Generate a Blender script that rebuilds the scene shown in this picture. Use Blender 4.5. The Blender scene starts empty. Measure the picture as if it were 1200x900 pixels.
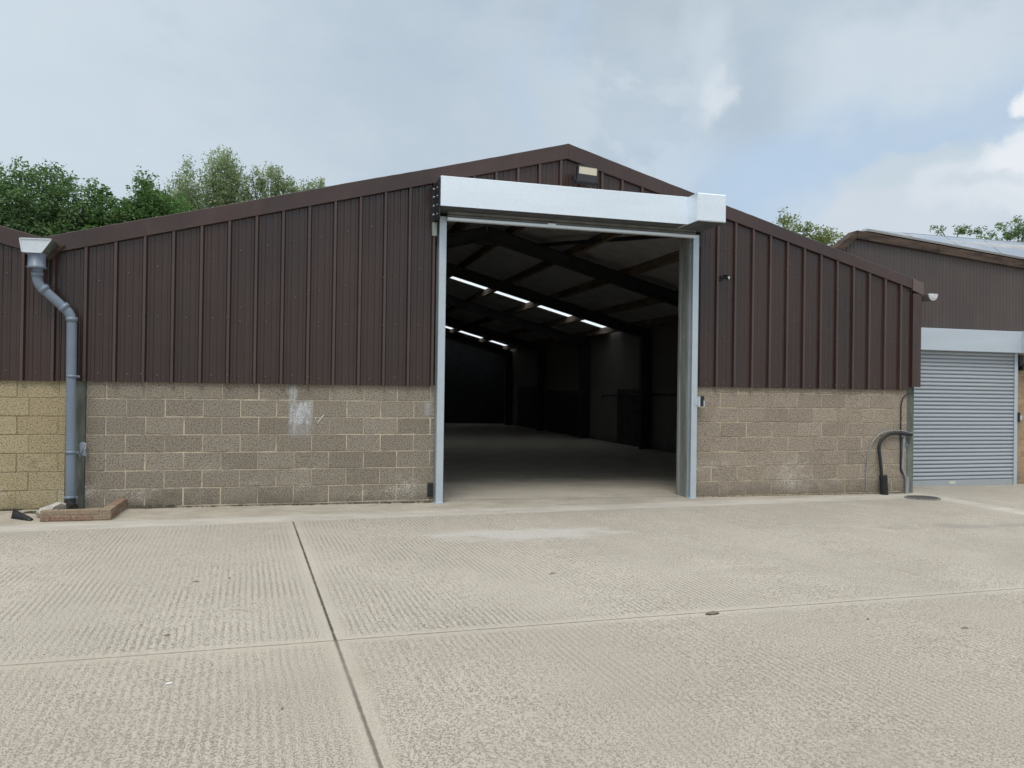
import bpy, bmesh, math, random
import numpy as np
from mathutils import Vector, Matrix

random.seed(7)
RNG = np.random.default_rng(11)
SC = bpy.context.scene
COL = SC.collection
rad = math.radians

# ------------------------------------------------------------------ helpers
def tag(o, label=None, cat=None, group=None, kind=None):
    if label: o['label'] = label
    if cat: o['category'] = cat
    if group: o['group'] = group
    if kind: o['kind'] = kind
    return o

def empty(name, loc=(0, 0, 0)):
    o = bpy.data.objects.new(name, None)
    COL.objects.link(o)
    o.location = loc
    o.empty_display_size = .2
    return o

class MB:
    """collects vertices / faces (with material slot and a per-face tint)"""
    def __init__(s):
        s.v = []; s.f = []; s.m = []; s.t = []; s.sm = []
    def add(s, vs, fs, m=0, t=.5, smooth=False):
        b = len(s.v)
        s.v.extend([tuple(p) for p in vs])
        for f in fs:
            s.f.append(tuple(i + b for i in f)); s.m.append(m); s.t.append(t); s.sm.append(smooth)
    def box(s, x0, x1, y0, y1, z0, z1, m=0, t=.5):
        vs = [(x0, y0, z0), (x1, y0, z0), (x1, y1, z0), (x0, y1, z0), (x0, y0, z1), (x1, y0, z1), (x1, y1, z1), (x0, y1, z1)]
        s.add(vs, [(0, 3, 2, 1), (4, 5, 6, 7), (0, 1, 5, 4), (1, 2, 6, 5), (2, 3, 7, 6), (3, 0, 4, 7)], m, t)
    def cbox(s, x0, x1, y0, y1, z0, z1, c=.005, m=0, t=.5):
        """box with chamfered front (-y) edges"""
        vs = [(x0 + c, y0, z0 + c), (x1 - c, y0, z0 + c), (x1 - c, y0, z1 - c), (x0 + c, y0, z1 - c),
              (x0, y0 + c, z0), (x1, y0 + c, z0), (x1, y0 + c, z1), (x0, y0 + c, z1),
              (x0, y1, z0), (x1, y1, z0), (x1, y1, z1), (x0, y1, z1)]
        fs = [(0, 1, 2, 3)]
        for i in range(4):
            j = (i + 1) % 4
            fs.append((i, 4 + i, 4 + j, j)); fs.append((4 + i, 8 + i, 8 + j, 4 + j))
        fs.append((11, 10, 9, 8))
        s.add(vs, fs, m, t)
    def hexa(s, p, m=0, t=.5):
        s.add(p, [(0, 3, 2, 1), (4, 5, 6, 7), (0, 1, 5, 4), (1, 2, 6, 5), (2, 3, 7, 6), (3, 0, 4, 7)], m, t)
    def beam(s, a, b, w, h, up=(0, 0, 1), m=0, t=.5):
        a = Vector(a); b = Vector(b); d = (b - a).normalized(); u = Vector(up)
        r = d.cross(u).normalized(); u = r.cross(d).normalized()
        p = []
        for q in (a, b):
            p += [q - r * w / 2 - u * h / 2, q + r * w / 2 - u * h / 2, q + r * w / 2 + u * h / 2, q - r * w / 2 + u * h / 2]
        s.add(p, [(0, 1, 2, 3), (7, 6, 5, 4), (0, 4, 5, 1), (1, 5, 6, 2), (2, 6, 7, 3), (3, 7, 4, 0)], m, t)
    def tube(s, pts, rads, n=12, m=0, t=.5, cap=True, smooth=True):
        pts = [Vector(p) for p in pts]
        if not hasattr(rads, '__len__'): rads = [rads] * len(pts)
        ref = Vector((.31, .87, .12)).normalized()
        rings = []; prev = None
        for i, p in enumerate(pts):
            d = (pts[min(i + 1, len(pts) - 1)] - pts[max(i - 1, 0)]).normalized()
            a = d.cross(ref) if prev is None else prev - d * prev.dot(d)
            if a.length < 1e-4: a = d.cross(Vector((1, 0, 0)))
            a.normalize(); prev = a; b = d.cross(a)
            rings.append([p + (a * math.cos(2 * math.pi * k / n) + b * math.sin(2 * math.pi * k / n)) * rads[i] for k in range(n)])
        vs = [q for r in rings for q in r]; fs = []
        for i in range(len(pts) - 1):
            for k in range(n):
                k2 = (k + 1) % n
                fs.append((i * n + k, i * n + k2, (i + 1) * n + k2, (i + 1) * n + k))
        s.add(vs, fs, m, t, smooth)
        if cap:
            s.add(rings[0], [tuple(range(n - 1, -1, -1))], m, t)
            s.add(rings[-1], [tuple(range(n))], m, t)
    def build(s, name, mats, parent=None, attr=False):
        me = bpy.data.meshes.new(name)
        me.from_pydata(s.v, [], s.f)
        for mt in (mats if isinstance(mats, (list, tuple)) else [mats]): me.materials.append(mt)
        me.polygons.foreach_set('material_index', s.m)
        me.polygons.foreach_set('use_smooth', s.sm)
        if attr:
            at = me.attributes.new('tint', 'FLOAT', 'FACE'); at.data.foreach_set('value', s.t)
        me.update()
        o = bpy.data.objects.new(name, me); COL.objects.link(o)
        if parent:
            o.parent = parent
            o.matrix_parent_inverse = parent_world(parent).inverted()
        return o

def parent_world(p):
    return Matrix.Translation(p.location) if p.type == 'EMPTY' else Matrix.Identity(4)

# ------------------------------------------------------------------ node helper
class NT:
    def __init__(s, name):
        s.mat = bpy.data.materials.new(name); s.mat.use_nodes = True
        s.t = s.mat.node_tree; s.t.nodes.clear()
        s.out = s.t.nodes.new('ShaderNodeOutputMaterial')
        s.bs = s.t.nodes.new('ShaderNodeBsdfPrincipled')
        s.t.links.new(s.bs.outputs[0], s.out.inputs[0])
    def n(s, typ, **kw):
        nd = s.t.nodes.new(typ)
        for k, v in kw.items():
            if k.startswith('i_'):
                nd.inputs[k[2:].replace('_', ' ')].default_value = v
            else: setattr(nd, k, v)
        return nd
    def put(s, sock, v):
        if isinstance(v, bpy.types.NodeSocket): s.t.links.new(v, sock)
        elif v is not None: sock.default_value = v
    def math(s, op, a, b=None, c=None, clamp=False):
        nd = s.n('ShaderNodeMath', operation=op, use_clamp=clamp)
        for i, x in enumerate((a, b, c)):
            if x is not None: s.put(nd.inputs[i], x)
        return nd.outputs[0]
    def mix(s, fac, a, b, blend='MIX'):
        nd = s.n('ShaderNodeMix', data_type='RGBA', blend_type=blend)
        s.put(nd.inputs[0], fac)
        for i, x in ((6, a), (7, b)):
            s.put(nd.inputs[i], (x[0], x[1], x[2], 1) if isinstance(x, (tuple, list)) and len(x) == 3 else x)
        return nd.outputs[2]
    def ramp(s, v, a, b, lo=0., hi=1., smooth=True):
        nd = s.n('ShaderNodeMapRange', interpolation_type='SMOOTHSTEP' if smooth else 'LINEAR')
        s.put(nd.inputs[0], v)
        for i, x in ((1, a), (2, b), (3, lo), (4, hi)): s.put(nd.inputs[i], x)
        return nd.outputs[0]
    def noise(s, vec, scale, detail=3., rough=.55, stretch=None, dist=0.):
        if stretch is not None:
            mp = s.n('ShaderNodeMapping'); s.put(mp.inputs[0], vec); mp.inputs['Scale'].default_value = stretch; vec = mp.outputs[0]
        nd = s.n('ShaderNodeTexNoise'); s.put(nd.inputs['Vector'], vec)
        nd.inputs['Scale'].default_value = scale; nd.inputs['Detail'].default_value = detail
        nd.inputs['Roughness'].default_value = rough; nd.inputs['Distortion'].default_value = dist
        return nd.outputs[0]
    def pos(s):
        return s.n('ShaderNodeNewGeometry').outputs['Position']
    def xyz(s, v):
        nd = s.n('ShaderNodeSeparateXYZ'); s.put(nd.inputs[0], v); return nd.outputs
    def tint(s):
        return s.n('ShaderNodeAttribute', attribute_name='tint').outputs['Fac']
    def bump(s, h, strength=.5, dist=.01):
        nd = s.n('ShaderNodeBump'); s.put(nd.inputs['Height'], h)
        nd.inputs['Strength'].default_value = strength; nd.inputs['Distance'].default_value = dist
        s.t.links.new(nd.outputs[0], s.bs.inputs['Normal']); return nd
    def set(s, **kw):
        for k, v in kw.items():
            sock = s.bs.inputs[k.replace('_', ' ')]
            if isinstance(v, (tuple, list)) and len(v) == 3: v = (*v, 1)
            s.put(sock, v)
        return s.mat

def simple(name, col, rough=.6, metal=0., var=.12, scale=9., bump=0., stretch=None, spec=.5):
    N = NT(name); p = N.pos()
    nz = N.noise(p, scale, 5, .6, stretch)
    f = N.ramp(nz, .3, .7, 1 - var, 1 + var)
    c = N.mix(1., col, N.t and f, 'MULTIPLY')
    if bump: N.bump(N.noise(p, scale * 12, 3), bump, .003)
    r = N.ramp(N.noise(p, scale * .6, 3), .3, .7, rough * .85, min(1, rough * 1.15))
    return N.set(Base_Color=c, Roughness=r, Metallic=metal, Specular_IOR_Level=spec)

M = {}
# brown plastisol-coated sheet
def mk_brown(name, col, rough=.42, dent=.022):
    N = NT(name); p = N.pos(); x, y, z = N.xyz(p)
    big = N.noise(p, .9, 4, .6, (1, 1, .45)); streak = N.noise(p, 11, 5, .65, (1, 1, .05))
    # sheets from different batches: about a metre cover width each
    sheet = N.n('ShaderNodeTexWhiteNoise', noise_dimensions='1D'); N.put(sheet.inputs['W'], N.math('FLOOR', N.math('DIVIDE', x, .992)))
    c = N.mix(N.ramp(big, .35, .7), tuple(q * .88 for q in col), tuple(q * 1.22 for q in col))
    c = N.mix(N.math('MULTIPLY', sheet.outputs[0], .35), c, (col[0] * 1.3, col[1] * 1.4, col[2] * 1.45))
    c = N.mix(N.ramp(streak, .52, .76, 0, .30), c, (col[0] * 1.6 + .005, col[1] * 1.8 + .005, col[2] * 1.9 + .005))
    c = N.mix(N.ramp(N.noise(p, 26, 4, .7, (1, 1, .3)), .60, .75, 0, .3), c, tuple(q * .5 for q in col))
    wob = N.math('ADD', N.noise(p, 2.2, 2, .5, (1.4, 1, .8)), N.math('MULTIPLY', N.noise(p, 7, 2, .5, (1, 1, .4)), .25))
    N.bump(wob, .5, dent)
    return N.set(Base_Color=c, Roughness=N.ramp(big, .3, .7, rough * .8, rough * 1.25), Specular_IOR_Level=.6, Coat_Weight=.25, Coat_Roughness=.18)
M['brown'] = mk_brown('brown_coated_sheet', (.030, .0130, .0086), .32, .04)
M['brown_crown'] = mk_brown('brown_pale_crown', (.056, .034, .0275), .30)  # rib crowns a paler brown than the sheet
M['brown_flash'] = mk_brown('brown_flashing', (.043, .0205, .0152), .30, .07)
M['brown_old'] = mk_brown('brown_old_sheet', (.058, .041, .035), .5)
M['screw'] = simple('screw_head', (.115, .09, .08), .5, .2)

# blockwork
def mk_block(name, col, alt, mortarish, grain=1., dark=.55):
    N = NT(name); p = N.pos(); t = N.tint()
    c = N.mix(t, col, alt)
    big = N.noise(p, 1.3, 4, .6)
    c = N.mix(N.ramp(big, .5, .75, 0, .35), c, mortarish)
    x, y, z = N.xyz(p)
    g1 = N.noise(p, 62, 2, .6); g2 = N.noise(p, 115, 2, .7)
    pit = N.ramp(g1, .38, .52, dark * .8, 1.)
    lite = N.ramp(g2, .58, .68, 0, .42 * grain)
    c = N.mix(1., c, pit, 'MULTIPLY')
    c = N.mix(lite, c, tuple(min(1, q * 1.7 + .04) for q in col))
    if name != 'dim_inner_block':
        smudge = N.ramp(N.noise(p, 1.9, 5, .7, (1, 1, 1.5)), .60, .74, 0, .45)
        c = N.mix(smudge, c, tuple(q * .42 for q in col))
        salt = N.math('MULTIPLY', N.ramp(N.noise(p, 1.1, 4, .65, (1, 1, 2.2), .2), .52, .66), N.ramp(N.math('ABSOLUTE', N.math('SUBTRACT', z, .28)), .05, .42, 1., 0.))
        salt = N.math('MULTIPLY', salt, N.ramp(N.noise(p, 48, 3, .7), .46, .58, 0., .8))
        c = N.mix(salt, c, (.60, .57, .51))
    # damp grime along the foot of the wall, edge broken by noise
    foot = N.math('ADD', z, N.math('MULTIPLY', N.noise(p, 3.5, 4, .65), .55))
    c = N.mix(N.ramp(foot, .28, .52, .45, 0), c, tuple(q * .42 for q in col))
    h = N.math('ADD', N.math('MULTIPLY', g1, .7), N.math('MULTIPLY', g2, .4))
    N.bump(h, .9, .006)
    return N.set(Base_Color=c, Roughness=.93, Specular_IOR_Level=.2)
M['block_l'] = mk_block('grey_block', (.255, .219, .174), (.325, .286, .231), (.31, .270, .217))
M['block_r'] = mk_block('weathered_block', (.305, .257, .204), (.38, .325, .26), (.36, .305, .24), 1.3, .5)
M['block_y'] = mk_block('yellow_block', (.385, .318, .195), (.44, .375, .245), (.34, .285, .185), .8, .62)
M['block_far'] = mk_block('tan_small_block', (.44, .32, .20), (.36, .25, .17), (.42, .33, .22), .6, .75)

def mk_mortar(name, col):
    N = NT(name); p = N.pos()
    c = N.mix(N.ramp(N.noise(p, 3, 5, .7), .36, .62), tuple(q * .58 for q in col), tuple(q * 1.08 for q in col))
    c = N.mix(N.ramp(N.noise(p, 70, 2), .35, .5, .3, 0), c, tuple(q * .4 for q in col))
    N.bump(N.noise(p, 90, 3), .6, .004)
    return N.set(Base_Color=c, Roughness=.95, Specular_IOR_Level=.15)
M['mortar_l'] = mk_mortar('pale_mortar', (.53, .465, .355))
M['mortar_r'] = mk_mortar('buff_mortar', (.45, .375, .275))
M['mortar_y'] = mk_mortar('dull_yellow_mortar', (.33, .27, .165))
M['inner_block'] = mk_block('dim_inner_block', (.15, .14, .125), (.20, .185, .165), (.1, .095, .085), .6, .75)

# white paint patch on the block wall
def mk_patch():
    N = NT('white_paint_patch'); p = N.pos(); x, y, z = N.xyz(p)
    n1 = N.noise(p, 9, 5, .65); n2 = N.noise(p, 55, 3, .6)
    def rect(cx, cz, hx, hz, sx=.03, sz=.05):
        nx_ = N.math('ADD', x, N.math('MULTIPLY', N.math('SUBTRACT', n1, .5), .09)); nz_ = N.math('ADD', z, N.math('MULTIPLY', N.math('SUBTRACT', n1, .5), .16))
        dx = N.ramp(N.math('SUBTRACT', N.math('ABSOLUTE', N.math('SUBTRACT', nx_, cx)), hx), -sx, sx, 1., 0.)
        dz = N.ramp(N.math('SUBTRACT', N.math('ABSOLUTE', N.math('SUBTRACT', nz_, cz)), hz), -sz, sz, 1., 0.)
        return N.math('MULTIPLY', dx, dz)
    a = N.math('MULTIPLY', rect(.17, 1.23, .145, .16), .85)
    a = N.math('MAXIMUM', a, N.math('MULTIPLY', rect(.075, 1.44, .05, .12), .6))
    a = N.math('MAXIMUM', a, N.math('MULTIPLY', rect(.17, 1.05, .14, .12, .05, .08), .40))
    a = N.math('MAXIMUM', a, N.math('MULTIPLY', rect(1.87, 1.30, .045, .09, .04, .06), .6))
    streaks = N.noise(p, 16, 4, .65, (1, 1, .35))
    a = N.math('MULTIPLY', a, N.ramp(streaks, .34, .60, .45, 1.)); a = N.math('MULTIPLY', a, N.ramp(n2, .36, .50, .45, 1.))
    tr = N.n('ShaderNodeBsdfTransparent'); mx = N.n('ShaderNodeMixShader')
    N.t.links.new(a, mx.inputs[0]); N.t.links.new(tr.outputs[0], mx.inputs[1]); N.t.links.new(N.bs.outputs[0], mx.inputs[2])
    N.t.links.new(mx.outputs[0], N.out.inputs[0])
    return N.set(Base_Color=N.mix(n2, (.46, .47, .47), (.68, .70, .72)), Roughness=.85)
M['patch'] = mk_patch()

# metals
def mk_metal(name, col, metal=.55, rough=.45, streak=.035, spangle=.02):
    N = NT(name); p = N.pos()
    a = N.noise(p, 1.6, 3, .5, (.35, 1, 3)); b = N.noise(p, 26, 2, .5)
    f = N.math('ADD', N.ramp(a, .3, .7, 1 - streak, 1 + streak), N.ramp(b, .3, .7, -spangle, spangle))
    c = N.mix(1., col, f, 'MULTIPLY')
    N.bump(N.noise(p, 1.3, 2, .5, (1, 1, 1.6)), .12, .02)
    return N.set(Base_Color=c, Roughness=N.ramp(b, .3, .7, rough * .85, rough * 1.15), Metallic=metal)
M['galv'] = mk_metal('galvanised_sheet', (.80, .88, .95), .35, .42)
M['galv2'] = mk_metal('galvanised_sheet_dull', (.56, .62, .68), .4, .5)
M['rail'] = mk_metal('galvanised_rail', (.52, .585, .64), .45, .45)
M['soffit_shade'] = simple('shade_dark_soffit_sheet', (.085, .095, .098), .6, .1, .2, 6)  # darker than the box metal: underside shade put into the colour
M['curtain'] = simple('rolled_curtain_slat', (.20, .205, .195), .5, .3, .15, 8)
M['slat'] = mk_metal('shutter_slat', (.44, .475, .51), .4, .36)
M['steel_dark'] = simple('dark_steel', (.018, .020, .024), .5, .1, .2, 12)
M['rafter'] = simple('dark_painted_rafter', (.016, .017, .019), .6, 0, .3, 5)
M['timber'] = simple('dark_timber_purlin', (.15, .112, .08), .85, 0, .35, 14, .4, (1, .1, 1), .2)
M['roof_under'] = simple('grey_roof_sheet', (.37, .375, .375), .85, 0, .12, 2.5, 0, None, .2)
M['roof_top'] = simple('brown_roof_sheet', (.07, .05, .045), .6, 0, .2, 2)
M['pipe'] = simple('grey_plastic_pipe', (.165, .205, .262), .38, 0, .06, 6)
M['hopper'] = mk_metal('hopper_metal', (.62, .67, .71), .3, .42)
M['black'] = simple('black_plastic', (.012, .013, .016), .45, 0, .25, 20)
M['black_rub'] = simple('black_corrugated_rubber', (.016, .016, .017), .6, 0, .3, 25)
M['greycable'] = simple('grey_cable', (.27, .285, .30), .5, 0, .1, 20)
M['col_conc'] = simple('stained_concrete_column', (.135, .145, .125), .9, 0, .4, 7, .4, (1, 1, .3), .2)
M['jamb'] = simple('galvanised_jamb', (.26, .28, .265), .6, .25, .25, 9, 0, (1, 1, .15))
M['iron'] = simple('cast_iron_cover', (.075, .075, .07), .75, .2, .3, 25, .5)
M['lens'] = simple('lamp_lens', (.52, .48, .38), .3, 0, .05, 30)
M['white'] = simple('white_plastic', (.75, .77, .78), .45, 0, .05, 20)
M['dish'] = simple('pale_grey_plastic', (.56, .58, .60), .5, 0, .1, 20)
M['cloth'] = simple('grey_cloth', (.33, .37, .43), .9, 0, .25, 40, .6)
M['brick'] = None
M['timber_fascia'] = simple('weathered_fascia', (.070, .050, .040), .85, 0, .45, 6, .5, (.4, 1, 2), .2)
M['panel_glass'] = simple('solar_glass', (.17, .20, .25), .14, 0, .05, 3)
M['panel_frame'] = simple('aluminium_frame', (.50, .52, .54), .4, .4, .05, 9)
M['leaf_dry'] = simple('dry_leaf', (.15, .12, .08), .9, 0, .4, 60)
M['stone'] = simple('pale_stone', (.42, .40, .36), .95, 0, .25, 30, .6)
M['dirt'] = simple('mossy_dirt', (.075, .070, .045), 1., 0, .5, 35, .8, None, .1)
M['sticker'] = simple('cream_sticker', (.72, .70, .55), .6, 0, .1, 60)

def mk_brick():
    N = NT('red_brown_brick'); p = N.pos(); t = N.tint()
    c = N.mix(N.ramp(t, .35, .65), (.29, .225, .16), (.26, .165, .12))
    c = N.mix(N.ramp(N.noise(p, 18, 4, .65), .48, .66, 0, .6), c, (.36, .28, .20))
    c = N.mix(N.ramp(N.noise(p, 60, 3, .6), .35, .5, .55, 0), c, (.08, .055, .04))
    N.bump(N.noise(p, 70, 3, .6), .8, .006)
    return N.set(Base_Color=c, Roughness=.92, Specular_IOR_Level=.2)
M['brick'] = mk_brick()

# translucent rooflight sheet
N = NT('translucent_rooflight')
tl = N.n('ShaderNodeBsdfTranslucent'); tl.inputs[0].default_value = (.80, .84, .88, 1)
mx = N.n('ShaderNodeMixShader'); mx.inputs[0].default_value = .8
N.t.links.new(N.bs.outputs[0], mx.inputs[1]); N.t.links.new(tl.outputs[0], mx.inputs[2]); N.t.links.new(mx.outputs[0], N.out.inputs[0])
M['rooflight'] = N.set(Base_Color=(.8, .82, .84), Roughness=.5)

# leaves
def mk_leaf(name, dark, light, trans=.45):
    dark = tuple(q * 1.35 for q in dark); light = tuple(q * 1.35 for q in light)
    N = NT(name); t = N.tint()
    p = N.pos()
    c = N.mix(t, dark, light)
    c = N.mix(N.ramp(N.noise(p, .8, 3), .4, .65, 0, .5), c, tuple(q * 1.25 for q in light))
    tl = N.n('ShaderNodeBsdfTranslucent'); N.t.links.new(c, tl.inputs[0])
    mx = N.n('ShaderNodeMixShader'); mx.inputs[0].default_value = trans
    N.t.links.new(N.bs.outputs[0], mx.inputs[1]); N.t.links.new(tl.outputs[0], mx.inputs[2]); N.t.links.new(mx.outputs[0], N.out.inputs[0])
    return N.set(Base_Color=c, Roughness=.55, Specular_IOR_Level=.35)
M['leaf_dark'] = mk_leaf('dark_green_leaf', (.040, .082, .034), (.105, .180, .065))
M['leaf_mid'] = mk_leaf('mid_green_leaf', (.045, .092, .034), (.105, .195, .058))
M['leaf_birch'] = mk_leaf('grey_green_leaf', (.125, .175, .085), (.235, .295, .155))
M['leaf_yel'] = mk_leaf('yellow_green_leaf', (.085, .115, .040), (.17, .21, .075))
M['bark'] = simple('bark', (.085, .068, .052), .95, 0, .35, 12, .6, (1, 1, .2), .1)

# ------------------------------------------------------------------ ground
def gz(x): return -.006 * x + .02

def mk_yard():
    N = NT('tamped_concrete'); p = N.pos(); x, y, z = N.xyz(p)
    wob = N.noise(p, 1.1, 3, .6); wob2 = N.noise(p, 6, 3, .6)
    big = N.noise(p, .55, 5, .6); mid = N.noise(p, 2.3, 5, .65)
    # joints -----------------------------------------------------
    jn = N.math('MULTIPLY', N.math('SUBTRACT', N.noise(p, 14, 3, .6), .5), .014)
    j1 = N.math('ADD', N.math('ABSOLUTE', N.math('ADD', N.math('ADD', x, -.02), N.math('MULTIPLY', y, .0495))), jn)
    j2 = N.math('ADD', N.math('ABSOLUTE', N.math('SUBTRACT', N.math('ADD', y, 5.862), N.math('MULTIPLY', x, .038))), jn)
    j3 = N.math('ADD', N.math('ABSOLUTE', N.math('ADD', N.math('ADD', x, -5.20), N.math('MULTIPLY', y, .037))), jn)
    # tamped ridges run away from the camera and lose themselves in places
    s = N.math('ADD', N.math('ADD', x, N.math('MULTIPLY', y, .05)), N.math('MULTIPLY', wob, .055))
    s = N.math('ADD', s, N.math('MULTIPLY', wob2, .0045))
    wave = N.math('SINE', N.math('MULTIPLY', s, 2 * math.pi / .046))
    keep = N.math('MULTIPLY', N.ramp(N.noise(p, .75, 4, .6), .40, .60, .15, 1.), N.ramp(N.math('MULTIPLY', y, -1.), 5.2, 7.6, 1., .6))
    gap = N.ramp(N.noise(p, 5, 3, .6, (1, .3, 1)), .34, .50, .15, 1.)
    # smooth apron along the wall, with a paler screeded band on its outer side that turns the right corner
    en = N.math('MULTIPLY', N.math('SUBTRACT', N.noise(p, 5, 5, .7), .5), .12)
    yb_ = N.math('ADD', N.math('SUBTRACT', y, N.math('MULTIPLY', x, .083)), en)     # line along the facade
    right = N.ramp(N.math('ADD', x, en), 9.68, 9.72)
    leftm = N.math('SUBTRACT', 1., right)
    apron = N.math('MULTIPLY', N.ramp(yb_, -1.36, -1.29), leftm)
    apron = N.math('MAXIMUM', apron, N.math('MULTIPLY', right, N.ramp(N.math('ADD', x, en), 10.08, 10.14, 1., 0.)))
    bandm = N.math('MULTIPLY', N.math('MULTIPLY', N.ramp(yb_, -1.36, -1.30), N.ramp(yb_, -.95, -.83, 1., 0.)), leftm)
    bandm = N.math('MAXIMUM', bandm, N.math('MULTIPLY', right, N.ramp(N.math('ADD', x, en), 10.06, 10.14, 1., 0.)))
    edge = N.math('MINIMUM', N.math('MINIMUM', j1, j2), N.ramp(apron, .0, .5, .3, 0.))
    band = N.ramp(edge, .05, .13)
    ridge = N.math('MULTIPLY', N.math('MULTIPLY', N.math('MULTIPLY', wave, keep), gap), band)
    # broken pits between the ridges
    pn = N.noise(p, 105, 4, .74, (1., .70, 1.)); pn = N.math('ADD', pn, N.math('MULTIPLY', wave, N.ramp(N.noise(p, .9, 4, .65), .35, .62, .006, .024))); pn2 = N.noise(p, 150, 2, .6)
    pits = N.math('MULTIPLY', N.ramp(pn, N.ramp(y, -7.5, -4.5, .445, .42), N.ramp(y, -7.5, -4.5, .495, .47), 1., 0.), N.ramp(edge, .03, .12, .35, 1.))
    # colour ------------------------------------------------------
    c = N.mix(N.ramp(big, .36, .66), (.416, .378, .320), (.464, .422, .358))
    c = N.mix(N.ramp(mid, .52, .75, 0, .45), c, (.475, .404, .342))
    c = N.mix(N.ramp(N.noise(p, 1.4, 5, .7, None, .4), .55, .78, 0, .4), c, (.375, .352, .295))
    c = N.mix(N.math('MULTIPLY', pits, N.ramp(mid, .3, .7, .72, 1.)), c, (.122, .111, .096))
    c = N.mix(N.ramp(ridge, -.95, -.2, .42, 0), c, (.20, .178, .142))
    c = N.mix(N.ramp(ridge, .35, .95, 0, .12), c, (.58, .52, .43))
    c = N.mix(N.ramp(pn2, .56, .68, 0, .5), c, (.62, .575, .505))
    # worn pale scuff in front of the door
    ex = N.math('MULTIPLY', N.math('SUBTRACT', x, 2.5), .62); ey = N.math('MULTIPLY', N.math('ADD', y, 2.55), 1.9)
    r2 = N.math('SQRT', N.math('ADD', N.math('MULTIPLY', ex, ex), N.math('MULTIPLY', ey, ey)))
    r2 = N.math('ADD', r2, N.math('MULTIPLY', N.math('SUBTRACT', N.noise(p, 2.2, 5, .7, (1, 1.8, 1)), .5), 2.0))
    c = N.mix(N.ramp(r2, .25, .9, .5, 0), c, (.53, .525, .50))
    # faint tyre rub on the right
    tr = N.math('ADD', N.math('ABSOLUTE', N.math('ADD', N.math('ADD', y, 2.35), N.math('MULTIPLY', x, .07))), N.math('MULTIPLY', N.math('SUBTRACT', N.noise(p, 1.3, 4, .7), .5), .9))
    c = N.mix(N.math('MULTIPLY', N.ramp(tr, .0, .2, .45, 0), N.ramp(x, 5.5, 7.)), c, (.23, .22, .20))
    ap = N.mix(N.ramp(N.noise(p, 1.6, 5, .7, (1, 1.6, 1)), .35, .65), (.36, .325, .265), (.465, .428, .355))
    ap = N.mix(N.ramp(N.noise(p, 45, 3, .65), .38, .50, .4, 0), ap, (.20, .18, .15))
    c = N.mix(N.math('MULTIPLY', apron, .92), c, ap)
    bd = N.mix(N.ramp(N.noise(p, 2.4, 5, .7, (.6, 2, 1)), .35, .65), (.42, .395, .35), (.52, .495, .445))
    c = N.mix(N.math('MULTIPLY', bandm, .80), c, bd)
    j1 = N.math('ADD', j1, N.math('MULTIPLY', apron, .1)); j3 = N.math('ADD', j3, N.math('MULTIPLY', apron, .1))
    ck = N.math('ADD', N.math('ABSOLUTE', N.math('SUBTRACT', N.math('SUBTRACT', x, 3.1), N.math('ADD', N.math('MULTIPLY', y, .42), N.math('MULTIPLY', N.math('SUBTRACT', N.noise(p, 1.6, 4, .7), .5), .9)))), jn)
    c = N.mix(N.math('MULTIPLY', N.ramp(ck, .001, .006, .45, 0), N.ramp(y, -5.6, -4.4)), c, (.16, .14, .115))
    oil = N.math('MULTIPLY', N.ramp(N.noise(p, 2.7, 3, .5), .66, .74), N.ramp(N.noise(p, 9, 4, .7), .4, .6))
    c = N.mix(N.math('MULTIPLY', oil, .32), c, (.20, .185, .16))
    # dirt filled joints
    c = N.mix(N.ramp(j1, .004, .013, .95, 0), c, (.06, .054, .042))
    c = N.mix(N.ramp(j2, .003, .011, .72, 0), c, (.12, .105, .08))
    c = N.mix(N.ramp(j3, .002, .010, .35, 0), c, (.2, .18, .14))
    # broad tonal differences between bays and old water marks
    c = N.mix(N.ramp(N.noise(p, .33, 6, .7, (1, 1.6, 1), .6), .50, .70, 0, .38), c, (.32, .292, .245))
    c = N.mix(N.ramp(N.noise(p, 1.7, 6, .75, (1, 1.3, 1), .8), .60, .72, 0, .28), c, (.30, .27, .23))
    bay = N.math('MULTIPLY', N.ramp(N.math('ADD', y, 5.86), -.05, .05, 1., 0.), .30)
    c = N.mix(bay, c, (.37, .325, .265))
    h = N.math('ADD', N.math('MULTIPLY', ridge, .5), N.math('MULTIPLY', pits, -.8))
    h = N.math('ADD', h, N.math('MULTIPLY', pn2, .5))
    h = N.math('ADD', h, N.ramp(j1, .004, .016, -2.5, 0))
    h = N.math('ADD', h, N.ramp(j2, .003, .010, -1.6, 0))
    N.bump(h, .55, .006)
    return N.set(Base_Color=c, Roughness=.9, Specular_IOR_Level=.25)
M['yard'] = mk_yard()

def mk_smooth(name, col, alt, stain, grit=.3, sl=.3):
    N = NT(name); p = N.pos()
    c = N.mix(N.ramp(N.noise(p, .8, 5, .65), .35, .65), col, alt)
    c = N.mix(N.ramp(N.noise(p, 2.6, 5, .7, (1, 1.6, 1), .3), .54, .75, 0, .55), c, stain)
    c = N.mix(N.ramp(N.noise(p, 55, 3, .6), .38, .5, grit, 0), c, tuple(q * .55 for q in col))
    N.bump(N.noise(p, 60, 3, .6), .3, .004)
    return N.set(Base_Color=c, Roughness=.85, Specular_IOR_Level=sl)
M['floor_in'] = mk_smooth('worn_floor_concrete', (.41, .375, .312), (.49, .45, .38), (.25, .23, .195), .4, .35)

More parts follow.
